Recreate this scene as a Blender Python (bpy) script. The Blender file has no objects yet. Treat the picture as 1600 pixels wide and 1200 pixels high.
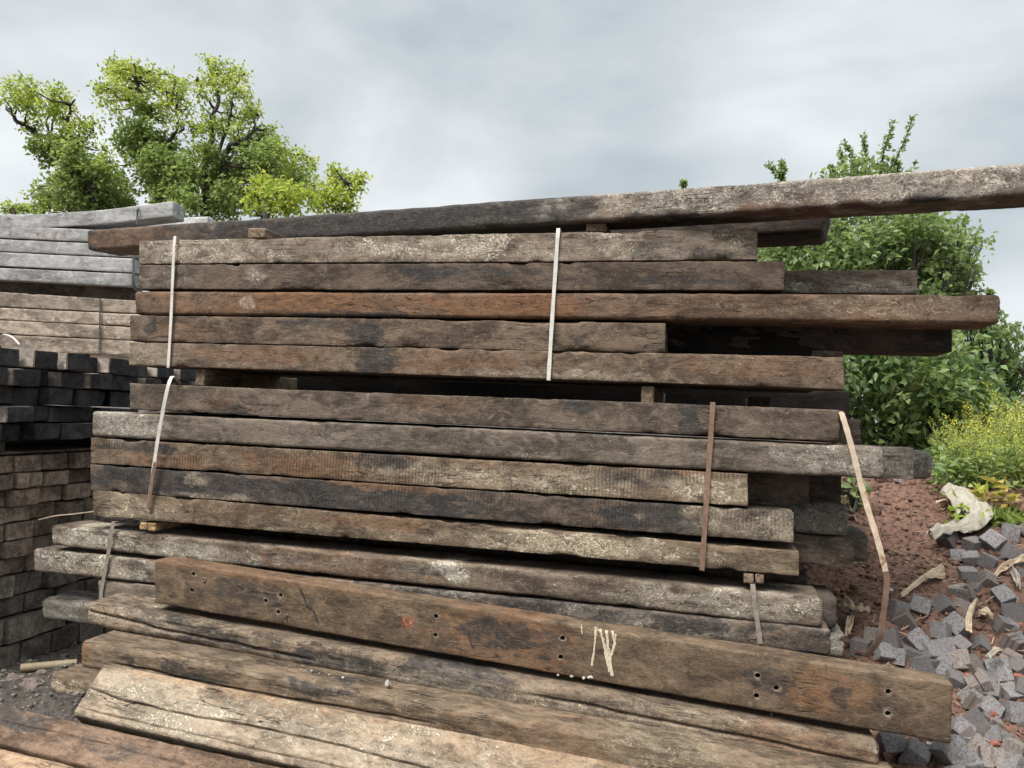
import bpy, bmesh, math, random
import numpy as np
from mathutils import Vector, Matrix
from mathutils.bvhtree import BVHTree

random.seed(7)
RNG = np.random.default_rng(11)
SC = bpy.context.scene
COL = SC.collection
PI = math.pi

# ------------------------------------------------------------------ camera model (photo is 1600 x 1200)
H = 1.52                       # eye height above the yard
CY = -3.46                     # the main stack's front face is the plane y = 0
FPX = 1200.0
YAW, PITCH, ROLL = (math.radians(a) for a in (14.29, 2.18, 2.456))
CAM = np.array([0.0, CY, H])
_F = np.array([-math.sin(YAW)*math.cos(PITCH), math.cos(YAW)*math.cos(PITCH), math.sin(PITCH)])
_R0 = np.array([math.cos(YAW), math.sin(YAW), 0.0])
_U0 = np.cross(_R0, _F)
_R = math.cos(ROLL)*_R0 + math.sin(ROLL)*_U0
_U = -math.sin(ROLL)*_R0 + math.cos(ROLL)*_U0


def ray(px, py):
    return _F + (px-800)/FPX*_R + (600-py)/FPX*_U


def on_y(px, py, y):            # point where the sight line meets the plane y = const
    v = ray(px, py)
    return CAM + v*((y-CY)/v[1])


def on_x(px, py, x):
    v = ray(px, py)
    return CAM + v*(x/v[0])


def at_d(px, py, w):            # point at a depth along the optical axis
    return CAM + ray(px, py)*w


# ------------------------------------------------------------------ numpy gradient noise
_perm = RNG.permutation(512).astype(np.int64)
_perm = np.concatenate([_perm, _perm, _perm])
_grad = RNG.normal(size=(512, 3))
_grad /= np.linalg.norm(_grad, axis=1)[:, None]


def noise3(p):
    p = np.asarray(p, float)
    i = np.floor(p).astype(np.int64)
    f = p-i
    i &= 511
    u = f*f*f*(f*(f*6-15)+10)
    out = 0
    for dx in (0, 1):
        wx = u[:, 0] if dx else 1-u[:, 0]
        for dy in (0, 1):
            wy = u[:, 1] if dy else 1-u[:, 1]
            for dz in (0, 1):
                wz = u[:, 2] if dz else 1-u[:, 2]
                h = _perm[_perm[_perm[(i[:, 0]+dx) & 511]+((i[:, 1]+dy) & 511)]+((i[:, 2]+dz) & 511)]
                g = _grad[h]
                d = g[:, 0]*(f[:, 0]-dx)+g[:, 1]*(f[:, 1]-dy)+g[:, 2]*(f[:, 2]-dz)
                out = out+wx*wy*wz*d
    return out*1.6


def fbm(p, o=4, g=.5):
    p = np.asarray(p, float)
    s, a = 0, 1.0
    for k in range(o):
        s = s+a*noise3(p+13.7*k)
        p = p*2.03
        a *= g
    return s


# ------------------------------------------------------------------ object helpers
def mesh_obj(name, verts, faces, mats, parent=None, smooth=False, midx=None, attrs=None):
    me = bpy.data.meshes.new(name)
    me.from_pydata([tuple(map(float, v)) for v in verts], [], faces)
    for m in (mats if isinstance(mats, (list, tuple)) else [mats]):
        me.materials.append(m)
    if midx is not None:
        me.polygons.foreach_set('material_index', np.asarray(midx, np.int32))
    if smooth:
        me.polygons.foreach_set('use_smooth', np.ones(len(me.polygons), bool))
    for k, a in (attrs or {}).items():
        at = me.attributes.new(k, 'FLOAT_COLOR', 'POINT')
        at.data.foreach_set('color', np.asarray(a, np.float32).ravel())
    me.update()
    o = bpy.data.objects.new(name, me)
    COL.objects.link(o)
    if parent:
        o.parent = parent
    return o


def tag(o, label=None, cat=None, group=None, kind=None):
    if label: o['label'] = label
    if cat: o['category'] = cat
    if group: o['group'] = group
    if kind: o['kind'] = kind
    return o


def empty(name, loc):
    o = bpy.data.objects.new(name, None)
    o.empty_display_size = .1
    o.location = tuple(map(float, loc))
    COL.objects.link(o)
    return o


# ------------------------------------------------------------------ node helpers
class NT:
    def __init__(s, name):
        s.m = bpy.data.materials.new(name)
        s.m.use_nodes = True
        s.t = s.m.node_tree
        s.t.nodes.clear()
        s.out = s.t.nodes.new('ShaderNodeOutputMaterial')
        s.b = s.t.nodes.new('ShaderNodeBsdfPrincipled')
        s.t.links.new(s.b.outputs[0], s.out.inputs[0])
        s.b.inputs['Specular IOR Level'].default_value = .25

    def n(s, typ, ins=None, **kw):
        nd = s.t.nodes.new('ShaderNode'+typ)
        for k, v in kw.items():
            setattr(nd, k, v)
        for k, v in (ins or {}).items():
            if hasattr(v, 'is_linked'):
                s.t.links.new(v, nd.inputs[k])
            else:
                nd.inputs[k].default_value = v
        return nd

    def L(s, a, b):
        s.t.links.new(a, b)

    def math(s, op, a, b=0.0, c=0.0, clamp=False):
        return s.n('Math', {0: a, 1: b, 2: c}, operation=op, use_clamp=clamp).outputs[0]

    def vmath(s, op, a, b):
        return s.n('VectorMath', {0: a, 1: b}, operation=op).outputs[0]

    def noise(s, co, scale, detail=4, rough=.55, dist=0.0, out=0):
        return s.n('TexNoise', {'Vector': co, 'Scale': scale, 'Detail': detail, 'Roughness': rough, 'Distortion': dist}).outputs[out]

    def ramp(s, fac, a, b, va=0.0, vb=1.0):
        return s.n('MapRange', {0: fac, 1: a, 2: b, 3: va, 4: vb}, interpolation_type='SMOOTHSTEP').outputs[0]

    def mix(s, fac, a, b, mode='MIX'):
        nd = s.n('Mix', data_type='RGBA', blend_type=mode)
        for k, v in ((0, fac), (6, a), (7, b)):
            if hasattr(v, 'is_linked'):
                s.L(v, nd.inputs[k])
            else:
                nd.inputs[k].default_value = (*v, 1) if isinstance(v, tuple) and len(v) == 3 else v
        return nd.outputs[2]

    def bump(s, h, strength=.5, dist=.01):
        nd = s.n('Bump', {'Height': h, 'Strength': strength, 'Distance': dist})
        s.L(nd.outputs[0], s.b.inputs['Normal'])
        return nd


_tcount = [0]


def timber(name, c1=(.105, .078, .056), c2=(.17, .13, .095), pale=(.36, .31, .25), pale_amt=.35, tar_amt=.25,
           rust_amt=.2, saw=0.0, crack=.5, rough=.85, tar=(.021, .020, .020), rust=(.19, .095, .047), bump=.6, fine=1.0, fleck=.6, spec=.25, streak=1.0, vary=0.0):
    """Weathered hardwood: soft blotches and mottling, faint grain, flaked pale scuffs, tar and bare orange wood, a few checks, saw marks."""
    _tcount[0] += 1
    sd = _tcount[0]*7.31
    warm = (1.14, 1.035, .965)
    c1 = tuple(x*k*.58 for x, k in zip(c1, warm)); c2 = tuple(x*k*.92 for x, k in zip(c2, warm)); pale = tuple(min(.78, x*k) for x, k in zip(pale, (1.5, 1.46, 1.4)))
    T = NT(name)
    co = T.vmath('ADD', T.n('TexCoord').outputs['Object'], (sd, sd*.37, sd*.71))
    rnd = T.n('ObjectInfo').outputs['Random']
    co = T.vmath('ADD', co, T.vmath('MULTIPLY', (31, 17, 23), T.n('CombineXYZ', {0: rnd, 1: rnd, 2: rnd}).outputs[0]))
    gco = T.vmath('MULTIPLY', co, (1.7, 12, 12))
    mco = T.vmath('MULTIPLY', co, (1.0, 2.2, 2.2))
    mark = T.n('Attribute', attribute_name='mark')
    sep = T.n('SeparateColor', {0: mark.outputs['Color']})
    mr, mt, mp = sep.outputs
    blot = T.noise(mco, 3.6, 8, .68, .6)
    grain = T.noise(gco, 6.5, 6, .68, .4)
    mid = T.noise(T.vmath('MULTIPLY', co, (.6, 1.1, 1.1)), 19, 7, .74, 1.3)
    grit = T.noise(T.vmath('MULTIPLY', co, (.6, 1, 1)), 120, 3, .6)
    col = T.mix(T.ramp(blot, .38, .62), c1, c2)
    col = T.mix(T.ramp(mid, .5, .70, 0, .7), col, tuple(x*1.55 for x in c2))
    col = T.mix(T.ramp(mid, .5, .30, 0, .8), col, tuple(x*.5 for x in c1))
    col = T.mix(T.ramp(grain, .52, .76, 0, .3*streak), col, tuple(x*1.5 for x in c2))
    col = T.mix(T.ramp(grain, .47, .26, 0, .5*streak), col, tuple(x*.45 for x in c1))
    # bare orange-brown wood
    rn = T.noise(T.vmath('ADD', mco, (5, 9, 2)), 2.1, 5, .62, .6)
    rm = T.math('ADD', T.ramp(rn, .72-.34*rust_amt, .88-.3*rust_amt), mr)
    rm = T.math('MULTIPLY', rm, T.ramp(mid, .3, .6, .45, 1), clamp=True)
    rcol = T.mix(T.ramp(mid, .3, .7), tuple(x*.62 for x in rust), tuple(x*1.3 for x in rust))
    rcol = T.mix(T.ramp(grain, .5, .28, 0, .5), rcol, tuple(x*.35 for x in rust))
    col = T.mix(T.math('MULTIPLY', rm, .75), col, rcol)
    # tar and creosote
    tn = T.noise(T.vmath('ADD', mco, (3, 1, 8)), 3.4, 8, .70, 1.0)
    tm = T.math('ADD', T.ramp(tn, .76-.34*tar_amt, .90-.3*tar_amt), T.ramp(T.math('ADD', mt, T.math('MULTIPLY', T.math('SUBTRACT', tn, .5), 1.5)), .30, .66))
    tm = T.math('MULTIPLY', tm, T.ramp(T.noise(co, 30, 4, .7, .6), .27, .56, .35, 1), clamp=True)
    col = T.mix(T.math('MULTIPLY', tm, .84), col, T.mix(T.ramp(mid, .35, .7), tar, tuple(x*2.3 for x in tar)))
    # pale flaked scuffs: short curling strokes gathered in patches
    patch = T.noise(T.vmath('ADD', mco, (11, 4, 6)), 4.2, 8, .68, .8)
    pz = T.math('ADD', T.ramp(patch, .70-.36*pale_amt, .92-.3*pale_amt, 0, .8), T.math('MULTIPLY', mp, T.ramp(patch, .28, .52, .35, 1)), clamp=True)
    s1 = T.noise(T.vmath('MULTIPLY', co, (.85, 1.15, 1.15)), 34, 6, .7, 2.6)
    s2 = T.noise(T.vmath('ADD', T.vmath('MULTIPLY', co, (1.2, .9, .9)), (2, 7, 5)), 80, 5, .72, 1.9)
    th = T.math('SUBTRACT', .612, T.math('MULTIPLY', pz, .105))
    f1 = T.math('MULTIPLY', T.math('SUBTRACT', s1, th), 14, clamp=True)
    f2 = T.math('MULTIPLY', T.math('SUBTRACT', s2, T.math('ADD', th, .012)), 14, clamp=True)
    fl = T.math('MAXIMUM', f1, T.math('MULTIPLY', f2, .75))
    fl = T.math('MULTIPLY', fl, T.math('ADD', T.math('MULTIPLY', pz, .75), .55*fleck, clamp=True))
    fl = T.math('MULTIPLY', fl, T.math('SUBTRACT', 1.0, T.math('MULTIPLY', tm, .65)), clamp=True)
    veil = T.math('MAXIMUM', T.math('MULTIPLY', mp, T.math('MULTIPLY', T.ramp(mid, .36, .58, .15, .9), T.ramp(patch, .34, .56, .3, 1))), T.math('MULTIPLY', pz, T.ramp(mid, .40, .62, 0, .6)))
    col = T.mix(veil, col, tuple(x*.6 for x in pale))
    col = T.mix(T.math('MULTIPLY', T.math('SUBTRACT', .425, s2), 12, clamp=True), col, tuple(x*.42 for x in c1))
    col = T.mix(fl, col, pale)
    # drying checks along the grain
    ck = T.noise(T.vmath('MULTIPLY', co, (1.0, 13, 13)), 1.9, 4, .55, .5)
    cl = T.ramp(T.math('ABSOLUTE', T.math('SUBTRACT', ck, .5)), .0, .014, 1, 0)
    cl = T.math('MULTIPLY', cl, T.ramp(T.noise(mco, 2.9, 2), .70-.3*crack, .78-.3*crack), clamp=True)
    col = T.mix(T.math('MULTIPLY', cl, .85), col, (.012, .010, .009))
    h = T.math('MULTIPLY', grain, .5)
    h = T.math('ADD', h, T.math('MULTIPLY', grit, .4*fine))
    h = T.math('ADD', h, T.math('MULTIPLY', mid, .45))
    h = T.math('ADD', h, T.math('MULTIPLY', s2, .5))
    h = T.math('ADD', h, T.math('MULTIPLY', fl, .25))
    h = T.math('SUBTRACT', h, T.math('MULTIPLY', cl, 1.5))
    if saw > 0:
        wv = T.n('TexWave', {'Vector': T.vmath('ADD', co, T.vmath('MULTIPLY', T.noise(co, 7, 2, out=1), (.02, 0, 0))), 'Scale': 19, 'Distortion': 1.6,
                             'Detail': 3, 'Detail Scale': 2.5}, wave_type='BANDS', bands_direction='X').outputs[1]
        wm = T.math('MULTIPLY', T.ramp(T.noise(mco, 3.3, 3), .44, .6), saw)
        wd = T.math('MULTIPLY', T.ramp(wv, .45, .12), wm)
        col = T.mix(T.math('MULTIPLY', wd, .4), col, tuple(x*.5 for x in c1))
        h = T.math('SUBTRACT', h, T.math('MULTIPLY', wd, .6))
    col = T.mix(T.ramp(grit, .55, .8, 0, .25*fine), col, tuple(x*.7 for x in pale))
    col = T.mix(T.ramp(grit, .44, .25, 0, .35*fine), col, tuple(x*.45 for x in c1))
    if vary:
        vr = T.math('ADD', 1-vary, T.math('MULTIPLY', T.n('TexWhiteNoise', {'W': rnd}, noise_dimensions='1D').outputs[0], vary*2))
        col = T.mix(1.0, col, T.n('CombineColor', {0: vr, 1: vr, 2: vr}).outputs[0], 'MULTIPLY')
    T.L(col, T.b.inputs['Base Color'])
    T.b.inputs['Specular IOR Level'].default_value = spec
    T.L(T.math('SUBTRACT', rough, T.math('MULTIPLY', tm, .2)), T.b.inputs['Roughness'])
    T.bump(h, bump, .009)
    return T.m


def simple_mat(name, a, b, scale=20, rough=.8, bump=.4, bdist=.004, detail=5, spots=None, spec=.3, stretch=(1, 1, 1), metal=0):
    T = NT(name)
    co = T.vmath('MULTIPLY', T.n('TexCoord').outputs['Object'], stretch)
    inf = T.n('ObjectInfo')
    co = T.vmath('ADD', co, T.vmath('MULTIPLY', inf.outputs['Random'], (9, 7, 5)))
    n1 = T.noise(co, scale, detail, .65, .3)
    col = T.mix(T.ramp(n1, .3, .7), a, b)
    if spots:
        n2 = T.noise(T.vmath('ADD', co, (4, 3, 1)), spots[1], 4, .65, .6)
        col = T.mix(T.ramp(n2, spots[2], spots[2]+.13), col, spots[0])
    n3 = T.noise(co, scale*6, 3, .7)
    col = T.mix(T.ramp(n3, .3, .7, 0, .35), col, tuple(x*.5 for x in a))
    T.L(col, T.b.inputs['Base Color'])
    T.b.inputs['Roughness'].default_value = rough
    T.b.inputs['Specular IOR Level'].default_value = spec
    T.b.inputs['Metallic'].default_value = metal
    T.bump(T.math('ADD', n1, T.math('MULTIPLY', n3, .5)), bump, bdist)
    return T.m


def leaf_mat(name, dark, mid, light, trans=.45, rough=.5):
    """Leaf colour varies leaf by leaf through a point attribute (random age of the leaf)."""
    T = NT(name)
    at = T.n('Attribute', attribute_name='tint')
    sp = T.n('SeparateColor', {0: at.outputs['Color']})
    c = T.mix(T.ramp(sp.outputs[0], 0, .55), dark, mid)
    c = T.mix(T.ramp(sp.outputs[0], .5, 1), c, light)
    T.L(c, T.b.inputs['Base Color'])
    T.b.inputs['Roughness'].default_value = rough
    tr = T.n('BsdfTranslucent', {'Color': T.mix(.5, c, T.mix(.5, c, (.5, .6, .05)))})
    ms = T.n('MixShader', {0: trans})
    T.L(T.b.outputs[0], ms.inputs[1])
    T.L(tr.outputs[0], ms.inputs[2])
    T.L(ms.outputs[0], T.out.inputs[0])
    return T.m


# ------------------------------------------------------------------ timber geometry
def beam(Plt, Plb, Prt, Prb, width, mats, name='timber', label=None, cat='timber', group=None, seg=.018, r=.004, rough=1.0,
         chip=1.0, marks=(), bow=None, end_noise=.008, cleft=None, parent=None, seed=None, sagfun=None):
    """One squared timber: its front face goes through four world points; it extends `width` backwards.
    Edges are worn and chipped, faces wander, ends are rough sawn."""
    P = [np.asarray(p, float) for p in (Plt, Plb, Prt, Prb)]
    cl, cr = (P[0]+P[1])/2, (P[2]+P[3])/2
    L = np.linalg.norm(cr-cl)
    ex = (cr-cl)/L
    up = (P[0]-P[1])/2+(P[2]-P[3])/2
    ez = up-ex*np.dot(up, ex)
    ez /= np.linalg.norm(ez)
    ey = np.cross(ez, ex)
    hl = abs(np.dot(P[0]-P[1], ez))
    hr = abs(np.dot(P[2]-P[3], ez))
    sd = random.random()*100 if seed is None else seed
    nseg = max(8, int(L/seg))
    hm = max(hl, hr)
    nz = max(5, int(hm/(.0032 if cleft else .016)))
    ny = max(4, int(width/.035))
    # unit ring: (a in 0..1 depth, b in -.5...5 height, corner flag)
    ring = []
    rr = r
    def side(n, f):
        for k in range(n):
            ring.append(f((k+.5)/n))
    a0, a1, b0, b1 = rr, width-rr, -hm/2+rr, hm/2-rr
    def arc(cy, cz, t0):
        for k in range(4):
            t = t0+PI/2*k/3
            ring.append((cy+rr*math.cos(t), cz+rr*math.sin(t), 1))
    arc(a0, b0, PI)                                     # front bottom
    ring_side = [(a0+(a1-a0)*(k+1)/(ny+1), -hm/2, 0) for k in range(ny)]
    ring += ring_side
    arc(a1, b0, 1.5*PI)
    ring += [(width, b0+(b1-b0)*(k+1)/(nz+1), 0) for k in range(nz)]
    arc(a1, b1, 0)
    ring += [(a1+(a0-a1)*(k+1)/(ny+1), hm/2, 0) for k in range(ny)]
    arc(a0, b1, .5*PI)
    ring += [(0, b1+(b0-b1)*(k+1)/(nz+1), 0) for k in range(nz)]
    ring = np.array(ring)
    nr = len(ring)
    xs = np.linspace(0, L, nseg+1)
    # closer rings at the ends, insetting to a rounded end
    xs = np.concatenate([[0], [r*.35, r], xs[1:-1], [L-r, L-r*.35], [L]])
    ins = np.zeros(len(xs))
    ins[0] = ins[-1] = r*.8
    ins[1] = ins[-2] = r*.28
    X = np.repeat(xs, nr)
    A = np.tile(ring[:, 0], len(xs))
    B = np.tile(ring[:, 1], len(xs))
    K = np.tile(ring[:, 2], len(xs))
    I = np.repeat(ins, nr)
    t = X/L
    hh = hl+(hr-hl)*t
    B = B*hh/hm
    A = width/2+(A-width/2)*(1-2*I/width)
    B = B*(1-2*I/hm)
    # normal of the section
    dy = np.where(A < .001+I, -1.0, np.where(A > width-.001-I, 1.0, 0))
    nA = (A-width/2)/(width/2)
    nB = B/(hh/2)
    mA = np.abs(nA)**8*np.sign(nA)
    mB = np.abs(nB)**8*np.sign(nB)
    Q = np.stack([X*1.0+sd, A, B+sd*.3], 1)
    big = fbm(Q*np.array([1.4, 2.5, 2.5]), 3)*.0026*rough
    med = fbm(Q*np.array([6, 14, 14]), 3)*.0014*rough
    fin = fbm(Q*np.array([14, 55, 55]), 2)*.0012*rough
    d = big*.5+med+fin
    # chips along the long edges
    edge = np.minimum(1, np.abs(mA))*np.minimum(1, np.abs(mB))
    ch = np.clip(fbm(Q*np.array([5.5, 4, 4])+31, 4)-.40, 0, 1)*.03*chip
    ch += np.clip(fbm(Q*np.array([1.7, 3, 3])+77, 3)-.5, 0, 1)*.04*chip
    ch += np.clip(fbm(Q*np.array([28, 9, 9])+17, 3)-.34, 0, 1)*.006*chip
    d = d-edge*ch
    A2 = A+mA*d
    B2 = B+mB*d
    # ends wander (saw cut not square, broken fibres)
    en = np.zeros(len(X))
    e0 = np.clip(1-X/.06, 0, 1)
    e1 = np.clip(1-(L-X)/.06, 0, 1)
    nn = fbm(np.stack([A*18, B*18+sd, X*0+sd], 1), 3)
    en = (e0-e1)*np.abs(nn)*end_noise
    # slant of the end cuts as seen on the front
    s0 = np.dot(P[0]-P[1], ex)/max(hl, 1e-6)
    s1 = np.dot(P[2]-P[3], ex)/max(hr, 1e-6)
    X2 = X+en+B*(s0*(1-t)+s1*t)
    # gentle sweep along its length
    zoff = noise3(np.stack([X*.55+sd, X*0+3.1, X*0], 1))*.004*rough
    yoff = noise3(np.stack([X*.5+sd, X*0+8.1, X*0], 1))*.010*rough
    if sagfun is not None:
        zoff = zoff+sagfun(t)
    B2 = B2+zoff
    A2 = A2+yoff
    if cleft is not None:                               # (t0,t1,zfun,depth,width) an open split in the front face
        for (t0, t1, zf, dep, wid) in cleft:
            inside = np.clip((t-t0)/.03, 0, 1)*np.clip((t1-t)/.03, 0, 1)
            zc = np.interp(t, zf[0], zf[1])*hh
            wob = fbm(np.stack([X*4, X*0+sd, X*0], 1), 3)*.006
            g = np.exp(-((B-zc-wob)/wid)**2)
            A2 = A2+np.where(A < width*.3, g*inside*dep, 0)
    V = cl+np.outer(X2, ex)+np.outer(A2, ey)+np.outer(B2, ez)
    faces = []
    for i in range(len(xs)-1):
        o = i*nr
        for k in range(nr):
            k2 = (k+1) % nr
            faces.append((o+k, o+nr+k, o+nr+k2, o+k2))
    nb = len(faces)
    V = list(V)
    mk = np.zeros((len(V), 4), np.float32)
    mk[:, 3] = 1
    # end caps
    for e in (0, len(xs)-1):
        base = np.array(V[e*nr:(e+1)*nr])
        c = base.mean(0)
        prev = list(range(e*nr, (e+1)*nr))
        for q, sc in enumerate((.8, .55, .28)):
            rg = c+(base-c)*sc
            jit = fbm(rg*40+sd, 3)*end_noise*.6
            rg = rg+np.outer(jit, ex)
            cur = list(range(len(V), len(V)+nr))
            V += list(rg)
            for k in range(nr):
                k2 = (k+1) % nr
                faces.append((prev[k], prev[k2], cur[k2], cur[k]) if e == 0 else (prev[k2], prev[k], cur[k], cur[k2]))
            prev = cur
        V.append(c)
        for k in range(nr):
            k2 = (k+1) % nr
            faces.append((prev[k], prev[k2], len(V)-1) if e == 0 else (prev[k2], prev[k], len(V)-1))
    mk = np.zeros((len(V), 4), np.float32)
    mk[:, 3] = 1
    # patches of bare wood (r), tar (g), pale scuffing (b) belonging to this timber
    if marks:
        nX = len(X)
        for (px, v, hx, hv, ch_, st) in marks:
            # px: photo column where the patch sits; find its place along the timber
            Pm = None
            lo, hi = 0.0, 1.0
            for _ in range(30):
                m = (lo+hi)/2
                p = cl+(cr-cl)*m-CAM
                sx = 800+FPX*np.dot(p, _R)/np.dot(p, _F)
                if sx < px: lo = m
                else: hi = m
            x0 = lo*L
            jn = fbm(np.stack([X*7, A*9, B*16+sd], 1)+px*.01, 4)*.55
            dd = np.sqrt(((X-x0)/hx)**2+((nB-v)/hv)**2)+jn
            k = np.clip((1.15-dd)/.35, 0, 1)*st
            mk[:nX, ch_] = np.maximum(mk[:nX, ch_], k)
    org = cl-ez*hm/2+ex*L/2
    M = Matrix(((ex[0], ey[0], ez[0], org[0]), (ex[1], ey[1], ez[1], org[1]), (ex[2], ey[2], ez[2], org[2]), (0, 0, 0, 1)))
    E = np.stack([ex, ey, ez], 1)
    Vl = (np.array(V)-org)@E
    mi = None
    if isinstance(mats, (list, tuple)) and len(mats) > 1:
        mi = [0]*nb+[1]*(len(faces)-nb)
    o = mesh_obj(name, Vl, faces, mats, parent, smooth=True, midx=mi, attrs={'mark': mk})
    o.data.set_sharp_from_angle(angle=math.radians(50))
    o.matrix_world = M
    if label:
        tag(o, label, cat, group)
    return o


def beam_px(lt, lb, rt, rb, y, width, mats, label, y2=None, **kw):
    """Front-face corners as seen in the photo, on the vertical plane y (or two planes for a leaning face)."""
    y2 = y if y2 is None else y2
    return beam(on_y(*lt, y), on_y(*lb, y2), on_y(*rt, y), on_y(*rb, y2), width, mats, label=label, **kw)


def box_beam(x0, x1, y, z0, z1, width, mats, label, **kw):
    return beam((x0, y, z1), (x0, y, z0), (x1, y, z1), (x1, y, z0), width, mats, label=label, **kw)


# ------------------------------------------------------------------ timber materials
BR1, BR2 = (.095, .072, .054), (.165, .130, .098)
M_pale = timber('timber_pale_flaked', (.13, .105, .082), (.21, .18, .145), (.42, .37, .30), .85, .12, .05, crack=.5)
M_dark = timber('timber_dark_brown', (.075, .058, .046), (.125, .099, .078), (.30, .26, .21), .22, .35, .12, crack=.55)
M_orange = timber('timber_orange_brown', (.10, .070, .050), (.165, .115, .08), (.36, .28, .21), .3, .2, .5, crack=.6)
M_brown = timber('timber_brown', BR1, BR2, (.36, .31, .25), .35, .3, .3, crack=.5)
M_brown2 = timber('timber_warm_brown', (.105, .08, .058), (.18, .14, .105), (.38, .33, .26), .45, .2, .35, crack=.55)
M_brown3 = timber('timber_grey_brown', (.09, .073, .058), (.15, .125, .10), (.34, .31, .26), .3, .2, .22, crack=.45)
M_greyb = timber('timber_grey_flaked', (.105, .09, .075), (.165, .145, .12), (.36, .335, .29), .55, .12, .12, crack=.45)
M_mott = timber('timber_mottled', (.10, .075, .055), (.18, .14, .10), (.42, .36, .27), .6, .3, .4, saw=1.0, crack=.4)
M_black = timber('timber_tarred', (.055, .048, .043), (.125, .10, .08), (.36, .31, .24), .35, .6, .18, saw=.7, crack=.4)
M_flaky = timber('timber_flaky_brown', (.10, .079, .056), (.175, .14, .10), (.42, .36, .27), .62, .15, .25, crack=.55)
M_lich = timber('timber_lichen', (.10, .078, .06), (.17, .14, .11), (.44, .41, .34), .65, .25, .15, crack=.4)
M_lich2 = timber('timber_lichen_strong', (.10, .078, .062), (.17, .135, .105), (.50, .465, .385), .7, .2, .12, crack=.35)
M_deep = timber('timber_purple_brown', (.06, .043, .038), (.105, .078, .066), (.36, .31, .25), .3, .3, .2, crack=.4)
M_big = timber('timber_big_olive', (.105, .08, .056), (.16, .122, .085), (.36, .29, .21), .12, .18, .42, crack=.5, fleck=.25)
M_log = timber('timber_weathered_log', (.09, .072, .056), (.19, .155, .115), (.42, .36, .28), .55, .42, .25, crack=.75)
M_log2 = timber('timber_olive_log', (.11, .088, .062), (.19, .15, .108), (.40, .34, .25), .35, .22, .22, crack=.9)
M_slab = timber('timber_pale_slab', (.225, .185, .14), (.36, .305, .235), (.50, .44, .35), .75, .06, .1, crack=.45, rust=(.36, .22, .12), fleck=.6, bump=1.0)
M_slabb = timber('timber_chestnut_slab', (.11, .076, .053), (.19, .136, .098), (.40, .33, .25), .35, .2, .3, crack=.6, fleck=.4, rust=(.22, .13, .075))
M_slabc = timber('timber_orange_slab', (.20, .14, .095), (.33, .245, .165), (.42, .34, .25), .35, .05, .3, crack=.7, rust=(.36, .22, .12))
M_silver = timber('timber_silver', (.45, .485, .51), (.48, .52, .545), (.42, .42, .415), .2, .04, .04, crack=.3, fleck=.15, bump=.35, fine=.4, rust=(.40, .32, .25), vary=.28)
M_tan = timber('timber_tan', (.27, .24, .20), (.42, .38, .325), (.42, .38, .33), .35, .06, .2, crack=.35, fleck=.2, bump=.4, fine=.6, rust=(.38, .28, .19), vary=.28)
M_back = timber('timber_old_dark_back', (.07, .058, .048), (.13, .108, .09), (.33, .31, .27), .4, .3, .1, crack=.5)  # old dark timber for the rows behind
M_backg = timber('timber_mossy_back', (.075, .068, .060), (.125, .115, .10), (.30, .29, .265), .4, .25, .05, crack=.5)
M_gapshade = timber('timber_recess_shade', (.010, .009, .008), (.018, .016, .014), (.05, .045, .04), .1, .1, 0, crack=.3)  # shade of the gaps and the hollow put into the timber colour
M_creoshade = timber('timber_creosote_shaded', (.045, .037, .032), (.075, .062, .054), (.14, .125, .11), .2, .4, .05, crack=.4)  # dark creosoted wood, with the shade of the undersides put into its colour
M_bear = timber('timber_bearer', (.14, .11, .08), (.23, .18, .13), (.42, .36, .27), .2, .1, .2, crack=.4)
M_bearw = timber('timber_bearer_yellow', (.27, .19, .10), (.40, .29, .16), (.5, .42, .3), .2, .05, .2, crack=.4)
M_blk_end = timber('block_black_sealed_end', (.028, .030, .034), (.055, .057, .063), (.13, .13, .13), .12, .2, 0, crack=.25, bump=.3, fine=.5, fleck=.15, spec=.3, rough=.7, vary=.28)
M_blk_side = timber('block_sawn_side', (.32, .30, .28), (.42, .40, .37), (.40, .38, .35), .2, .1, .1, crack=.3, bump=.3, vary=.28)
M_brn_end = timber('block_brown_end', (.15, .12, .10), (.26, .215, .18), (.34, .29, .235), .3, .2, .12, crack=.45, bump=.5, vary=.28)
M_brn_end2 = timber('block_tan_end', (.21, .175, .145), (.32, .275, .23), (.36, .31, .25), .3, .1, .1, crack=.45, bump=.5, vary=.28)
M_brn_side = timber('block_brown_side', (.15, .125, .105), (.25, .21, .18), (.33, .28, .23), .3, .15, .1, crack=.3)
M_gry_end = timber('block_grey_end', (.12, .112, .10), (.20, .19, .17), (.29, .27, .24), .25, .2, .03, crack=.5, bump=.5, vary=.28)
M_gry_end2 = timber('block_pale_grey_end', (.19, .18, .16), (.29, .27, .24), (.32, .30, .27), .25, .1, .03, crack=.5, bump=.5, vary=.28)
M_gry_side = timber('block_grey_side', (.07, .064, .056), (.12, .11, .10), (.25, .23, .2), .2, .2, .03, crack=.3)
M_strapw = simple_mat('strap_whitened', (.56, .53, .48), (.68, .65, .59), 30, .55, .3, .001, spots=((.30, .17, .10), 9, .63), spec=.4, stretch=(1, 1, 1))
M_strapt = simple_mat('strap_tan', (.36, .27, .19), (.50, .41, .31), 25, .6, .3, .001, spots=((.20, .10, .06), 12, .6))
M_strapr = simple_mat('strap_rusty', (.17, .10, .07), (.26, .17, .125), 30, .65, .4, .001, spots=((.33, .26, .2), 14, .62))
M_strapk = simple_mat('strap_black', (.05, .05, .052), (.09, .09, .095), 30, .5, .2, .001)
M_strapg = simple_mat('strap_grey_brown', (.20, .165, .135), (.30, .26, .22), 30, .6, .3, .001, spots=((.15, .10, .07), 14, .6))

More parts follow.
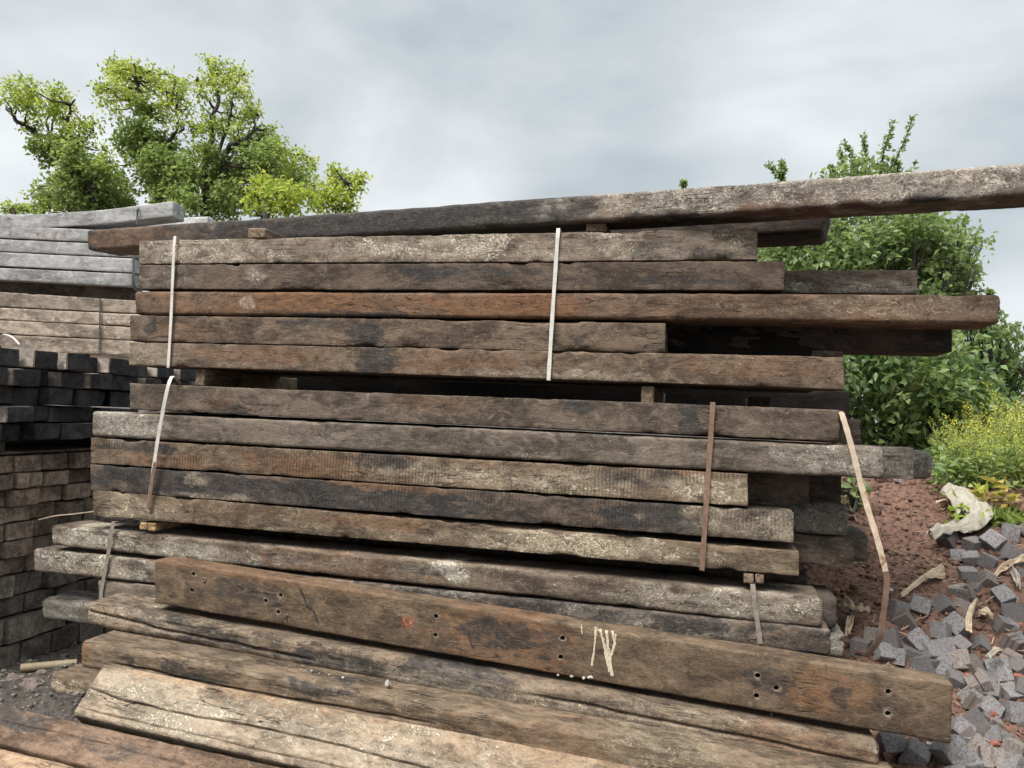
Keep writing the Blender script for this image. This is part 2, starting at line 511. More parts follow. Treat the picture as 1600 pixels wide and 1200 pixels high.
# ------------------------------------------------------------------ main stack: front row (R bare orange, G tar, B pale)
R_, G_, P_ = 0, 1, 2
front = {}
def fr(key, lt, lb, rt, rb, mat, label, y=0.0, width=.25, **kw):
    front[key] = beam_px(lt, lb, rt, rb, y, width, mat, label, **kw)
    front[key]['group'] = 'timbers of the main stack'
    return front[key]

fr(1, (215.5, 376), (215.5, 412), (1184, 357), (1184, 406), M_pale, 'pale flaky timber strapped on top of the main stack, just under the long overhanging one', chip=1.3,
   marks=[(320, 0, .5, 1, P_, .6), (700, 0, .5, 1, P_, .6), (640, .3, .05, .6, G_, .6), (1100, 0, .3, 1, G_, .45)])
fr(2, (216.5, 414), (216.5, 452), (1226, 408), (1226, 454), M_dark, 'dark brown timber second from the stack top, with a pale V-shaped scar near one end',
   marks=[(395, .1, .07, .8, P_, 1), (260, 0, .2, 1, P_, .5), (700, .3, .4, .6, G_, .6), (1000, -.3, .4, .5, G_, .5)])
fr(3, (209, 454.5), (209, 491), (1565, 460), (1565, 505), M_orange, 'long orange-stained timber jutting out far to the right in mid-stack', r=.016,
   marks=[(480, .1, .5, .9, R_, 1), (780, 0, .42, 1.1, R_, 1), (540, -.9, .4, .3, G_, .8), (915, -.1, .07, .7, G_, .5), (385, .2, .05, .7, P_, .8), (1420, 0, .6, 1, P_, .55), (1190, .2, .1, .8, G_, .3)])
fr(4, (202, 492), (202, 532.5), (1040, 505), (1040, 552.5), M_brown, 'brown timber with bluish tar stains, shortest of the upper bundle, ending at a black hollow',
   marks=[(570, .1, .09, 1.0, G_, 1), (235, .2, .04, 1, G_, .7), (485, .6, .25, .35, G_, .6), (300, -.2, .2, .6, R_, .5), (900, 0, .06, .5, G_, .4)])
fr(5, (201, 535), (201, 570.5), (1320, 557.5), (1320, 608), M_brown2, 'lowest timber of the upper bundle, warm brown with dark stains, above the long black gap',
   marks=[(590, .0, .12, 1, G_, .85), (400, .2, .4, .7, R_, .6), (730, 0, .4, .8, R_, .55), (1200, .2, .4, .7, R_, .5), (240, 0, .2, 1, P_, .5), (880, -.6, .4, .4, P_, .5)])
fr(6, (201, 599.5), (201, 640), (1313, 640), (1313, 690), M_brown3, 'grey brown timber directly under the long black gap, with a tar drip to the right',
   marks=[(1079, .1, .05, 1.1, G_, 1.3), (340, 0, .1, .6, R_, .5), (900, .5, .08, .5, G_, .7), (585, .6, .05, .5, G_, .5), (680, .4, .3, .6, R_, .4)])
fr(7, (142.5, 642.5), (142.5, 681.5), (1382, 698.5), (1382, 749), M_greyb, 'greyish timber with a pale left end, longest of the middle bundle on both sides', r=.014,
   marks=[(190, 0, .28, 1.2, P_, .8), (1330, .2, .3, 1, P_, .6), (650, -.3, .6, .8, G_, .3)])
fr(8, (140, 684), (140, 723.5), (1169.5, 741.5), (1169.5, 792), M_mott, 'mottled rust and cream timber with saw lines, shortest of the middle bundle on the right',
   marks=[(220, .5, .25, .5, G_, .8), (600, .5, .2, .6, G_, .9), (480, -.2, .35, .9, R_, .8), (260, -.4, .3, .6, R_, .7), (850, -.2, .7, .9, P_, .6), (1010, .3, .25, .6, G_, .7), (1120, -.2, .25, .9, P_, .8)])
fr(9, (140, 726), (140, 766), (1241, 800.5), (1241, 849), M_black, 'nearly black tarred timber in the lower middle bundle, greyer at its right end',
   marks=[(260, .2, .5, 1.0, G_, 1.3), (500, -.2, .6, 1, G_, 1.3), (660, -.4, .4, .7, G_, 1.3), (310, .4, .08, .5, P_, .7), (330, -.8, .3, .3, P_, .7), (600, .8, .4, .3, R_, .7), (1000, 0, .22, .9, G_, 1), (1180, 0, .35, 1, P_, .7)])
fr(10, (144.5, 766), (144.5, 806), (1249, 862), (1249, 900), M_flaky, 'bottom timber of the middle bundle, brown with flaky cream patches, in its lower half', chip=1.4,
   marks=[(200, 0, .2, 1, P_, .5), (880, 0, .6, 1, P_, .75), (600, .4, .3, .6, R_, .7), (380, .3, .5, .6, R_, .25)])
fr(11, (79, 820.5), (79, 852), (1286, 934), (1286, 983), M_lich, 'lichen-spotted timber topping the lowest bundle, its pale top edge showing', r=.016, chip=1.3,
   marks=[(150, 0, .3, 1, P_, .8), (520, 0, .5, 1, R_, .5), (560, .3, .5, .7, G_, .4), (300, -.2, .4, .8, P_, .6), (700, .5, .1, .8, P_, .9), (1150, 0, .5, 1, P_, .45)])
fr(12, (51, 857), (51, 893), (1299, 984), (1299, 1026), M_lich2, 'timber with bold cream lichen blotches at its far left end, behind the big drilled timber', r=.016, chip=1.2,
   marks=[(120, 0, .5, 1.4, P_, .5), (900, 0, 1.5, 2, G_, .62), (215, 0, .12, 1, G_, .5)])
fr(13, (154, 906), (154, 938), (1280, 1032), (1280, 1078), M_greyb, 'short visible grey timber end behind the brown strap, below the lichen-blotched timber')
fr(14, (63, 934), (63, 967), (1230, 1082), (1230, 1128), M_backg, 'ragged grey timber end poking out at the stack foot, left of the front logs', y=.02, chip=2.2, end_noise=.03, r=.022,
   marks=[(90, 0, .2, 1.2, P_, .6)])
front[14].data.materials[0] = M_backg

# long diagonal timber lying on bearers on top
fr('long', (135, 360), (135, 392), (1900, 234), (1900, 287), M_dark, 'very long dark timber lying askew on top of the stack, running out of frame', seg=.024)
def redo(o, **kw):
    bpy.data.objects.remove(o)
redo(front.pop('long'))
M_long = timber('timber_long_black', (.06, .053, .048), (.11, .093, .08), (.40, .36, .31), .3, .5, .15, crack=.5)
Kl, Kr = 4.80, 2.655
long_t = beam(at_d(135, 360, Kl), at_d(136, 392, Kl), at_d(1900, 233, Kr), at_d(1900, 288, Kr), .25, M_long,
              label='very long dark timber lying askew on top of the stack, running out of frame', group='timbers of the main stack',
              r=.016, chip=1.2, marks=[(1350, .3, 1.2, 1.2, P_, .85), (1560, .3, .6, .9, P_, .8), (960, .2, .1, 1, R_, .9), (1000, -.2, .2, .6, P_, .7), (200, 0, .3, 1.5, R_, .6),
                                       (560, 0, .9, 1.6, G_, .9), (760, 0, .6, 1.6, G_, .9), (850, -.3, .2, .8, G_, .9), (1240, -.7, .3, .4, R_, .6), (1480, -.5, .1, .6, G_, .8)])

# ------------------------------------------------------------------ rows behind, whose ends show on the right
def behind(y, rt, rb, xl, mat, label, ztop=None, **kw):
    A, Bm = on_y(*rt, y), on_y(*rb, y)
    kw.setdefault('seg', .03)
    o = beam((xl, y, A[2]), (xl, y, Bm[2]), A, Bm, .24, mat, label=label, group='timbers of the main stack', **kw)
    return o

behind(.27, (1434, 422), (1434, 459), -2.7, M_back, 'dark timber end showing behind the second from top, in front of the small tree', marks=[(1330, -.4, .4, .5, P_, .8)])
behind(.27, (1488, 507), (1488, 551), -2.8, M_creoshade, 'dark timber lying right behind the long orange-stained one, only its underside showing')
behind(.27, (1270, 508), (1270, 556), -2.9, M_gapshade, 'timber end coloured black as shade, deep in the hollow under the long orange-stained timber')
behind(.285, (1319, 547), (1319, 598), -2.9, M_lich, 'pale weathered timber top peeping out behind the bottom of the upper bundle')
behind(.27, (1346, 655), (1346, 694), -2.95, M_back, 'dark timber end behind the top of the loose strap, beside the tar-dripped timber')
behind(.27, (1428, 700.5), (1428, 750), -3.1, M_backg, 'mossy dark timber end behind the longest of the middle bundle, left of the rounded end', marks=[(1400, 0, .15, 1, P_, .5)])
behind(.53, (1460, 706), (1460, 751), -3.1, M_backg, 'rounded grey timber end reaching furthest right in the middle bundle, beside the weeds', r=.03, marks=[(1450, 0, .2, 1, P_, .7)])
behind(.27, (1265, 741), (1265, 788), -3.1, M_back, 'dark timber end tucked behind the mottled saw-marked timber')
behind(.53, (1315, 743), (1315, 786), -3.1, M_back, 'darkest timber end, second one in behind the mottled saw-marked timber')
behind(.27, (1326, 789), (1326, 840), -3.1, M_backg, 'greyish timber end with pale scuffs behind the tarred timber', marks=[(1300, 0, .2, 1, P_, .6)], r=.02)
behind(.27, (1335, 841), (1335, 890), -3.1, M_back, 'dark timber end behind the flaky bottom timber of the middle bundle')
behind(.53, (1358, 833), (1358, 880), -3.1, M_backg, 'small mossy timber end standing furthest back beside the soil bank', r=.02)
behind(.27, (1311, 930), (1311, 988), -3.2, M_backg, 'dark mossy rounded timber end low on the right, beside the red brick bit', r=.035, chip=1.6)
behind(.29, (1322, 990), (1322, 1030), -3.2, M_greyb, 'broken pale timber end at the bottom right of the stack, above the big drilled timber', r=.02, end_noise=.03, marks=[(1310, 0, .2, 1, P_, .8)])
# interior timbers that fill the bundles; black closing ones are added to darken gaps
for (y, z0, z1, xl, xr, lab) in ((1.02, H+.00, H+.20, -2.9, .75, 'added black timber closing off light at the back of the long black gap'),
                                 (1.02, H-.74, H-.54, -3.2, .55, 'added black timber closing off light behind the slot over the lowest bundle'), (.54, H-.86, H-.725, -3.2, .5, 'dark timber in the back row of the lowest bundle'), (.79, H-.86, H-.73, -3.2, .45, 'dark timber furthest back in the lowest bundle'),
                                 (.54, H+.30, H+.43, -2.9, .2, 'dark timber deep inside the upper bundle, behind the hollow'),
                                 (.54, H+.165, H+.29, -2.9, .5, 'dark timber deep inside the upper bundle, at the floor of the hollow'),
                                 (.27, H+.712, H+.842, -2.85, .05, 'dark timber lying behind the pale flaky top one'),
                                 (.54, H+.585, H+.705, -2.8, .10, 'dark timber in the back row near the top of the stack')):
    box_beam(xl, xr, y, z0, z1, .24, M_gapshade if 'closing' in lab else M_back, lab, seg=.04, group='timbers of the main stack')
# second timber on top, behind the long one
kz = at_d(1290, 334, 3.14)[2]
kB = at_d(1294, 352, 3.43); kL = at_d(600, 360, 4.46)
beam((kL[0], kL[1], kz+.13), (kL[0], kL[1], kz+.01), (kB[0], kB[1], kz+.13), (kB[0]-.02, kB[1], kz), .26, M_creoshade,
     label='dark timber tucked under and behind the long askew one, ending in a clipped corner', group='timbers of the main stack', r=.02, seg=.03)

# ------------------------------------------------------------------ bearers
def bearer(px0, px1, ptop, pbot, y, depth, mat, label, r=.005):
    a, b = on_y(px0, ptop, y), on_y(px1, pbot, y)
    W = abs(b[0]-a[0])
    # runs backwards: its front end is the small face seen in the photo
    o = beam((a[0], y+depth, a[2]), (a[0], y+depth, b[2]), (a[0], y, a[2]), (a[0], y, b[2]), W, mat, name='bearer', label=label, cat='bearer', seg=.04, r=r, chip=.5,
             group='bearers between the bundles')
    return o

bearer(305.5, 318, 576, 603, .03, .95, M_bear, 'tan wooden bearer standing in the long black gap near its left end')
bearer(1003, 1022, 603, 631, .03, .95, M_bear, 'brown wooden bearer standing in the long black gap towards the right')
bearer(1172, 1204, 619, 637, .5, .5, M_back, 'dark bearer end deep at the right mouth of the long black gap')
bearer(387, 413, 356, 371, .04, .95, M_bear, 'short brown wood bearer on the top timber, left of the middle')
bearer(917, 948, 349.5, 362, .04, .95, M_bear, 'small grey wood bearer wedged under the long askew timber')
bearer(218, 228, 816, 828, .0, .9, M_bearw, 'yellowish stick bearer, left one of a pair under the middle bundle')
bearer(230, 241, 817, 830, .0, .9, M_bearw, 'yellowish stick bearer, right one of a pair under the middle bundle')
bearer(1163, 1178, 896, 913, .0, .9, M_bear, 'left one of two bearer ends under the right end of the middle bundle')
bearer(1180, 1193, 897, 914, .0, .9, M_bear, 'right one of two bearer ends under the right end of the middle bundle')

# ------------------------------------------------------------------ big timber and logs lying in front
G = beam_px((241, 874), (240, 942), (1491, 1069), (1487, 1163), -.27, .125, M_big,
            'big olive brown timber on edge with bolt holes, leaning along the front of the stack', seg=.016, r=.010, chip=.8, rough=.8,
            marks=[(370, .1, .16, .7, G_, .5), (790, .0, .3, 1.2, R_, .75), (1090, .0, .1, .8, G_, .2), (1290, .1, .16, .7, R_, .7), (1310, -.1, .06, .4, G_, .7), (1200, 0, .1, .6, G_, .65),
                   (800, .1, .25, .7, G_, .55), (300, .9, 1.2, .2, R_, .5), (1390, 0, .06, .6, G_, .5), (485, .0, .02, .4, G_, .5), (420, -.1, .06, .5, G_, .45), (302, .1, .05, .6, G_, .45), (878, 0, .03, .8, G_, .4), (683, 0, .05, .5, G_, .4)])
holes = [(302.5, 896.5), (299.8, 921.9), (415.6, 938.5), (438.5, 930), (435, 956), (681.6, 962.5), (680.5, 991.8), (879, 997), (876, 1026.6),
         (1184, 1055.5), (1182, 1087), (1213, 1075), (1388, 1080.6), (1387.5, 1114.7)]
bm = bmesh.new()
for i, h in enumerate(holes):
    p = on_y(*h, -.27)
    mt = Matrix.Translation(Vector(p))@Matrix.Rotation(PI/2, 4, 'X')
    bmesh.ops.create_cone(bm, cap_ends=True, segments=20, radius1=.0105, radius2=.0105, depth=.12, matrix=mt)
p_screw = on_y(319, 906, -.27)
p = on_y(448.5, 973, -.27)          # saw slot at the lower edge
bmesh.ops.create_cube(bm, size=1, matrix=Matrix.Translation(Vector(p))@Matrix.Diagonal((.006, .05, .07, 1)))
cme = bpy.data.meshes.new('cutter')
bm.to_mesh(cme); bm.free()
cut = bpy.data.objects.new('cutter', cme)
COL.objects.link(cut)
md = G.modifiers.new('b', 'BOOLEAN'); md.object = cut; md.operation = 'DIFFERENCE'; md.solver = 'EXACT'
bpy.context.view_layer.update()
dg = bpy.context.evaluated_depsgraph_get()
nm = bpy.data.meshes.new_from_object(G.evaluated_get(dg))
G.modifiers.clear(); G.data = nm
bpy.data.objects.remove(cut)


def splat(o, name, pts_px, y, mat, label=None, lift=.0012):
    """Thin paint film lying on the front of timber o: polygons given in photo coordinates are laid on the real surface."""
    bpy.context.view_layer.update()
    bv = BVHTree.FromObject(o, bpy.context.evaluated_depsgraph_get())
    Mi = o.matrix_world.inverted()
    V, Fc = [], []
    for poly in pts_px:
        idx = []
        ctr = on_y(*np.mean(np.array(poly), 0), y)
        ring = [on_y(*q, y) for q in poly]
        for q in [ctr]+ring:
            hit = bv.ray_cast(Mi@Vector((q[0], q[1]-.15, q[2])), (Mi.to_3x3()@Vector((0, 1, 0))).normalized())
            h = o.matrix_world@hit[0] if hit[0] is not None else Vector(q)
            h.y -= lift
            idx.append(len(V)); V.append(Mi@h)
        for k in range(1, len(idx)):
            k2 = k+1 if k+1 < len(idx) else 1
            Fc.append((idx[0], idx[k], idx[k2]))
    s = mesh_obj(name, V, Fc, mat, o)
    if label: s['label'] = label
    return s


def blob_px(cx, cy, rx, ry, n=14, j=.3):
    return [(cx+rx*(1+random.uniform(-j, j))*math.cos(2*PI*k/n), cy+ry*(1+random.uniform(-j, j))*math.sin(2*PI*k/n)) for k in range(n)]


M_opaint = simple_mat('orange_marker_paint', (.50, .13, .065), (.60, .20, .12), 60, .7, .2)
M_cpaint = simple_mat('cream_paint_drips', (.56, .47, .34), (.66, .57, .43), 60, .6, .3)
M_blackm = simple_mat('black_marker', (.02, .02, .022), (.04, .04, .045), 60, .7, .2)
for m_ in (M_opaint, M_cpaint, M_blackm):
    t_ = m_.node_tree
    nz_ = t_.nodes.new('ShaderNodeTexNoise'); nz_.inputs['Scale'].default_value = 95; nz_.inputs['Detail'].default_value = 5; nz_.inputs['Roughness'].default_value = .7
    tc_ = t_.nodes.new('ShaderNodeTexCoord'); t_.links.new(tc_.outputs['Object'], nz_.inputs['Vector'])
    mr_ = t_.nodes.new('ShaderNodeMapRange'); mr_.inputs[1].default_value = .30 if m_ is M_cpaint else .40; mr_.inputs[2].default_value = .44 if m_ is M_cpaint else .58
    t_.links.new(nz_.outputs[0], mr_.inputs[0])
    t_.links.new(mr_.outputs[0], [n_ for n_ in t_.nodes if n_.type == 'BSDF_PRINCIPLED'][0].inputs['Alpha'])
op = [blob_px(634, 968, 3.5, 4.5, 14, .5), blob_px(641, 973, 3, 3.5, 12, .5), blob_px(636, 975, 3, 2.5, 12, .5)]
for k in range(46):
    a, d = random.uniform(0, 2*PI), random.uniform(3, 11)
    op.append(blob_px(637+d*math.cos(a), 971+d*math.sin(a), random.uniform(.5, 1.6), random.uniform(.5, 1.6), 6))
splat(G, 'orange_paint_mark', op, -.27, M_opaint, 'splash of orange marker paint')
dr = []
for (x0, y0, x1, y1, w0, w1) in ((931, 979, 930, 1002, 3.2, 2), (930, 1002, 925, 1040, 2, 2.6), (939, 983, 941, 998, 2, 1.6), (941, 998, 948, 1020, 2, 4), (948, 985, 950, 1012, 3.5, 2.5),
                                 (950, 1012, 956, 1056, 4.5, 3.2), (957, 986, 961, 1008, 3, 2.8), (961, 1004, 955, 1024, 3, 3), (946, 1018, 952, 1050, 3.5, 2), (908, 975, 910, 990, 2, 1), (934, 981, 944, 1000, 1.5, 1.5), (962, 990, 962, 1000, 2, 1)):
    n = 6
    L_ = [(x0+(x1-x0)*k/n+random.uniform(-.5, .5), y0+(y1-y0)*k/n) for k in range(n+1)]
    W_ = [1.35*(w0+(w1-w0)*k/n)+random.uniform(-.9, .9) for k in range(n+1)]
    for k in range(n):
        (xa, ya), (xb, yb) = L_[k], L_[k+1]
        dr.append([(xa-W_[k]/2, ya), (xa+W_[k]/2, ya), (xb+W_[k+1]/2, yb+.3), (xb-W_[k+1]/2, yb+.3)])
for test, lab_ in ((lambda x: x < 915, 'faint short run of cream paint'), (lambda x: 915 <= x < 936, 'long thin run of cream paint'), (lambda x: x >= 936, 'thick forked run of cream paint')):
    sel = [d_ for d_ in dr if test(np.mean([q[0] for q in d_]))]
    splat(G, 'cream_paint_drip', sel, -.27, M_cpaint, lab_)
bk = []
for line, w in ((((470, 920), (476, 934), (481, 948)), 3.5), (((472, 944), (488, 950), (494, 962), (498, 975)), 3), (((733, 987), (735, 1000), (740, 1012)), 4), (((1204, 1112), (1206, 1118)), 2)):
    bk = []
    for (xa, ya), (xb, yb) in zip(line[:-1], line[1:]):
        bk.append([(xa-w/2, ya), (xa+w/2, ya), (xb+w/2, yb+.5), (xb-w/2, yb+.5)])
    splat(G, 'black_marker_stroke', bk, -.27, M_blackm)

beam_px((132, 940), (131, 977), (1380, 1166), (1376, 1218), -.33, .25, M_log, 'rough rounded log of squared wood right under the big drilled timber', r=.03, chip=1.6, rough=1.6,
        cleft=[(.0, .35, ((0, .12, .35), (.18, -.05, -.2)), .02, .006), (.62, 1.0, ((.6, .8, 1), (.1, .0, -.12)), .018, .006)],
        marks=[(190, 0, .3, 1, P_, .6), (300, 0, .4, 1, G_, .5), (700, .3, .3, .9, G_, .9), (760, -.3, .5, .9, P_, .5), (1050, 0, .3, .8, P_, .4), (1250, .0, .3, .9, R_, .5), (560, -.2, .3, .8, G_, .8), (170, .2, .2, .7, R_, .5)])
beam_px((124, 1000), (123, 1043), (1420, 1238), (1416, 1292), -.5, .25, M_log2, 'olive brown timber second from the bottom, with a dark knot hole near its left end', r=.022, chip=1.4, rough=1.3,
        cleft=[(.05, .5, ((0, .2, .5), (-.05, -.2, -.1)), .016, .005)],
        marks=[(270, .2, .06, .5, G_, 1.2), (300, -.1, .15, .25, G_, .9), (205, .0, .02, .4, G_, .9), (500, .6, .15, .5, G_, .8), (128, -.1, .03, .8, R_, 1), (850, 0, .4, 1, R_, .3), (1050, .3, .3, .9, P_, .4)])
beam_px((76, 1052), (76, 1084), (760, 1205), (760, 1245), -.38, .2, M_log2, 'stubby timber end with round pale scuffs low on the left, beside the gravel', r=.028, chip=1.3, rough=1.3,
        marks=[(90, 0, .05, .5, P_, .9), (115, 0, .05, .6, P_, .8)])
beam_px((163, 1036), (110, 1114), (1160, 1226), (1150, 1352), -.53, .12, M_slab, 'broad pale slab lying tilted in front with a long crack along it', y2=-.72, r=.014, chip=.9, rough=.8, seg=.016,
        cleft=[(.0, .72, ((0, .07, .2, .3, .45, .62, .72), (.0, -.07, -.10, -.04, -.06, -.15, -.12)), .03, .0026), (.0, .5, ((0, .3, .6), (-.37, -.38, -.37)), .010, .0024)],
        marks=[(560, .2, .5, .8, P_, .4), (700, .5, .8, .3, R_, .5), (260, -.2, .3, .8, P_, .5), (500, .9, 1.2, .2, R_, .7)])
beam_px((-150, 1068), (-150, 1124), (700, 1252), (700, 1334), -.74, .12, M_slabb, 'chestnut brown slab at the bottom left edge, below the pale cracked slab', y2=-.9, r=.014, chip=.7, seg=.018,
        cleft=[(.2, .6, ((0, 1), (.1, .06)), .008, .003)], marks=[(0, .5, .4, .6, G_, .5), (200, 0, .4, .8, G_, .35)])
beam_px((-150, 1131), (-150, 1216), (520, 1297), (520, 1400), -.925, .12, M_slabc, 'orange slab in the bottom left corner of the picture', y2=-1.09, r=.012, chip=.8, seg=.018)

# ------------------------------------------------------------------ steel straps
def strap(points, width, mat, label, normal=(0, -1, 0), thick=.0014, name='strap', sub=6, group='straps round the timber bundles', wv=None):
    """Flat band through world points; width runs along x, thickness along the local normal."""
    P = [np.array(p, float) for p in points]
    pts = []
    n = len(P)
    for i in range(n-1):
        p0, p1, p2, p3 = P[max(i-1, 0)], P[i], P[i+1], P[min(i+2, n-1)]
        for k in range(sub):
            t = k/sub
            pts.append(.5*((2*p1)+(-p0+p2)*t+(2*p0-5*p1+4*p2-p3)*t*t+(-p0+3*p1-3*p2+p3)*t**3))
    pts.append(P[-1])
    V, Fc = [], []
    wv = np.array(wv if wv is not None else (1, 0, 0), float)
    for i, p in enumerate(pts):
        tg = pts[min(i+1, len(pts)-1)]-pts[max(i-1, 0)]
        tg /= np.linalg.norm(tg)
        w = wv-tg*np.dot(wv, tg)
        w /= np.linalg.norm(w)
        nn = np.cross(tg, w)
        wd = width*(1+.08*math.sin(i*1.7))
        for s, q in ((-1, -1), (1, -1), (1, 1), (-1, 1)):
            V.append(p+w*s*wd/2+nn*q*thick/2)
        if i:
            o, o2 = (i-1)*4, i*4
            for k in range(4):
                Fc.append((o+k, o+(k+1) % 4, o2+(k+1) % 4, o2+k))
    Fc += [(3, 2, 1, 0), tuple(len(V)-4+k for k in range(4))]
    org = np.mean(np.array(V), 0)
    org[2] = min(v[2] for v in V)
    o = mesh_obj(name, np.array(V)-org, Fc, mat)
    o.location = tuple(org)
    tag(o, label, 'strap', group)
    return o


def sp(px, py, y=-.014):
    return on_y(px, py, y)

def over(p, dz=.010, back=.35):
    return [np.array([p[0]+.01, back, p[2]+dz]), np.array([p[0], .03, p[2]+dz])]

a = sp(273, 374)
strap(over(a)+[a, sp(270, 430), sp(267, 500), sp(263, 568), sp(262.7, 573)], .0165, M_strapw, 'whitish strap round the upper bundle near its left end', sub=4)
a = sp(872, 362)
strap(over(a)+[a, sp(868, 420), sp(862, 510), sp(857.5, 585), sp(857, 594)], .0175, M_strapw, 'whitish strap round the middle of the upper bundle', sub=4)
strap([sp(283, 603, .12), sp(276, 592, .02), sp(269, 588.5, -.045), sp(262, 606, -.075), sp(253, 650, -.06), sp(246, 690, -.045), sp(238, 745, -.03), sp(232, 790, -.016), sp(231, 798, -.012)],
      .0205, M_strapw, 'whitish bowed strap, rusty at its foot, round the left of the middle bundle')
b = strap([sp(243, 722, -.0375), sp(238, 746, -.032), sp(232.4, 789, -.0185), sp(231.2, 796, -.0145)], .0207, M_strapr, 'rust', sub=4)
b.name = 'rusty_end'; bpy.context.view_layer.update()
for o in list(COL.objects):
    if o.get('label', '').startswith('whitish bowed'):
        mw = b.matrix_world.copy(); b.parent = o; b.matrix_parent_inverse = o.matrix_world.inverted()
for k in ('label', 'category', 'group'):
    del b[k]
b['label'] = 'rusty lower end'
a = sp(1113.5, 634)
strap(over(a)+[a, sp(1110, 690), sp(1104, 780), sp(1097.5, 880), sp(1096.5, 890)], .0215, M_strapr, 'rusty brown strap round the right half of the middle bundle', sub=4)
a = sp(176.5, 819)
strap(over(a)+[a, sp(170, 860), sp(164, 893), sp(159, 920), sp(158, 936)], .0215, M_strapg, 'grey brown strap round the left end of the lowest bundle', sub=4)
a = sp(1176.5, 918)
strap(over(a)+[a, sp(1181, 955), sp(1186, 990), sp(1188, 1006)], .020, M_strapg, 'grey brown strap round the right end of the lowest bundle', sub=4)
ls = strap([on_y(1296, 644, .2), on_y(1312, 643, .02), on_y(1318, 655, -.03), on_y(1331, 700, -.06), on_y(1350, 775, -.10), on_y(1370, 840, -.14), on_y(1384, 893, -.16)], .022, M_strapt,
           'loose tan strap dangling from the middle bundle down to the grey setts', sub=8)
l2 = strap([on_y(1384, 893, -.16), on_y(1386, 906, -.155), on_y(1383, 940, -.14), on_y(1378, 976, -.12), on_y(1377, 993, -.11), on_y(1368, 1008, -.09), on_y(1352, 1026, -.06)], .022, M_strapr, 'x', sub=6)
l2.name = 'rusty_end'; bpy.context.view_layer.update()
l2.parent = ls; l2.matrix_parent_inverse = ls.matrix_world.inverted()
for k in ('category', 'group'):
    del l2[k]
l2['label'] = 'rusty kinked lower end'

# ------------------------------------------------------------------ stacks on the left: sawn block ends
XL = on_y(0, 1047, 0)  # placeholder, replaced below
v = ray(0, 1047)
gp = CAM+v*(-H/v[2])           # where the lower block stack meets the yard
XE = gp[0]
ordw = ['first', 'second', 'third', 'fourth', 'fifth', 'sixth', 'seventh', 'eighth', 'ninth', 'tenth', 'eleventh', 'twelfth', 'thirteenth']


def end_block(y0, y1, z0, z1, prot, mats, label, cat, group, yaw=0.0, roll=0.0, corner=None, length=1.1):
    """A sawn timber seen end-on: it runs to -X and its end face looks to +X."""
    W, Hh = y1-y0, z1-z0
    nx, ny, nz = 9, 5, 4
    V, Fc, mi = [], [], []
    sd = random.random()*50
    # closed grid box: use bmesh cube with subdivided faces
    bmx = bmesh.new()
    bmesh.ops.create_cube(bmx, size=1)
    bmesh.ops.subdivide_edges(bmx, edges=bmx.edges[:], cuts=4, use_grid_fill=True)
    co = np.array([v.co[:] for v in bmx.verts])
    xx = co[:, 0]+.5                                   # 0 back .. 1 end
    X = -(1-xx)**1.6*length
    Y = co[:, 1]*W
    Z = co[:, 2]*Hh
    q = np.stack([X*4+sd, Y*9, Z*9], 1)
    cor = np.clip(np.abs(co[:, 1])*2-.9, 0, .1)*10*np.clip(np.abs(co[:, 2])*2-.9, 0, .1)*10
    ne = fbm(q, 3)*.004
    Y = Y+np.sign(co[:, 1])*(np.abs(co[:, 1]) > .45)*ne
    Z = Z+np.sign(co[:, 2])*(np.abs(co[:, 2]) > .45)*fbm(q+9, 3)*.004
    X = X+(xx > .95)*fbm(q*1.5+5, 3)*.004
    if corner:                                          # waney corner
        cy, cz, am = corner
        k = np.clip((Y/W*2*cy+Z/Hh*2*cz)-.9, 0, 2)
        Y = Y-cy*k*am*W
        Z = Z-cz*k*am*Hh
    for vv, a_, b_, c_ in zip(bmx.verts, X, Y, Z):
        vv.co = (a_, b_, c_+Hh/2)
    bmesh.ops.bevel(bmx, geom=[e for e in bmx.edges if e.calc_face_angle(0) > .9], offset=.004, segments=2, affect='EDGES')
    bmx.normal_update()
    for f in bmx.faces:
        f.smooth = True
        f.material_index = 0 if f.normal.x > .7 else 1
    me = bpy.data.meshes.new('sawn_block')
    bmx.to_mesh(me); bmx.free()
    for m in mats: me.materials.append(m)
    me.set_sharp_from_angle(angle=math.radians(35))
    o = bpy.data.objects.new('sawn_block', me)
    COL.objects.link(o)
    o.location = (XE+prot, (y0+y1)/2, z0)
    o.rotation_euler = (roll, 0, yaw)
    tag(o, label, cat, group)
    return o


def yb(px, py):
    return on_x(px, py, XE)[1]
def zb(px, py):
    return on_x(px, py, XE)[2]

# column pitch from the brown pack: boundaries seen at x = 25, 68, 110
pitch = (yb(110, 724)-yb(25, 738))/2
y_first = yb(25, 738)
# lower grey pack: 4 rows
zt = [zb(0, 1047), zb(0, 1010), zb(0, 968), zb(0, 938), zb(0, 903)]
offs = [.02, .06, .0, .03]
for r_ in range(4):
    n = 6 if r_ != 3 else 6
    for c in range(n):
        y0 = y_first-pitch*1.15+pitch*1.1*c+(.10, .0, .13, .05)[r_]*1.0
        prot = random.uniform(-.03, .03)+(.03 if (r_, c) in ((1, 0), (3, 0)) else 0)-(.10 if c > 2 and r_ > 0 and random.random() < .5 else 0)
        end_block(y0, y0+pitch*1.08, zt[r_]+.004, zt[r_+1]-.006, prot, (random.choice((M_gry_end, M_gry_end, M_gry_end2)), M_gry_side),
                  'grey block end, %s row up and %s along, in the low dark stack at left' % (ordw[r_], ordw[c]), 'timber block', 'grey block ends of the low stack',
                  yaw=random.uniform(-.015, .015))
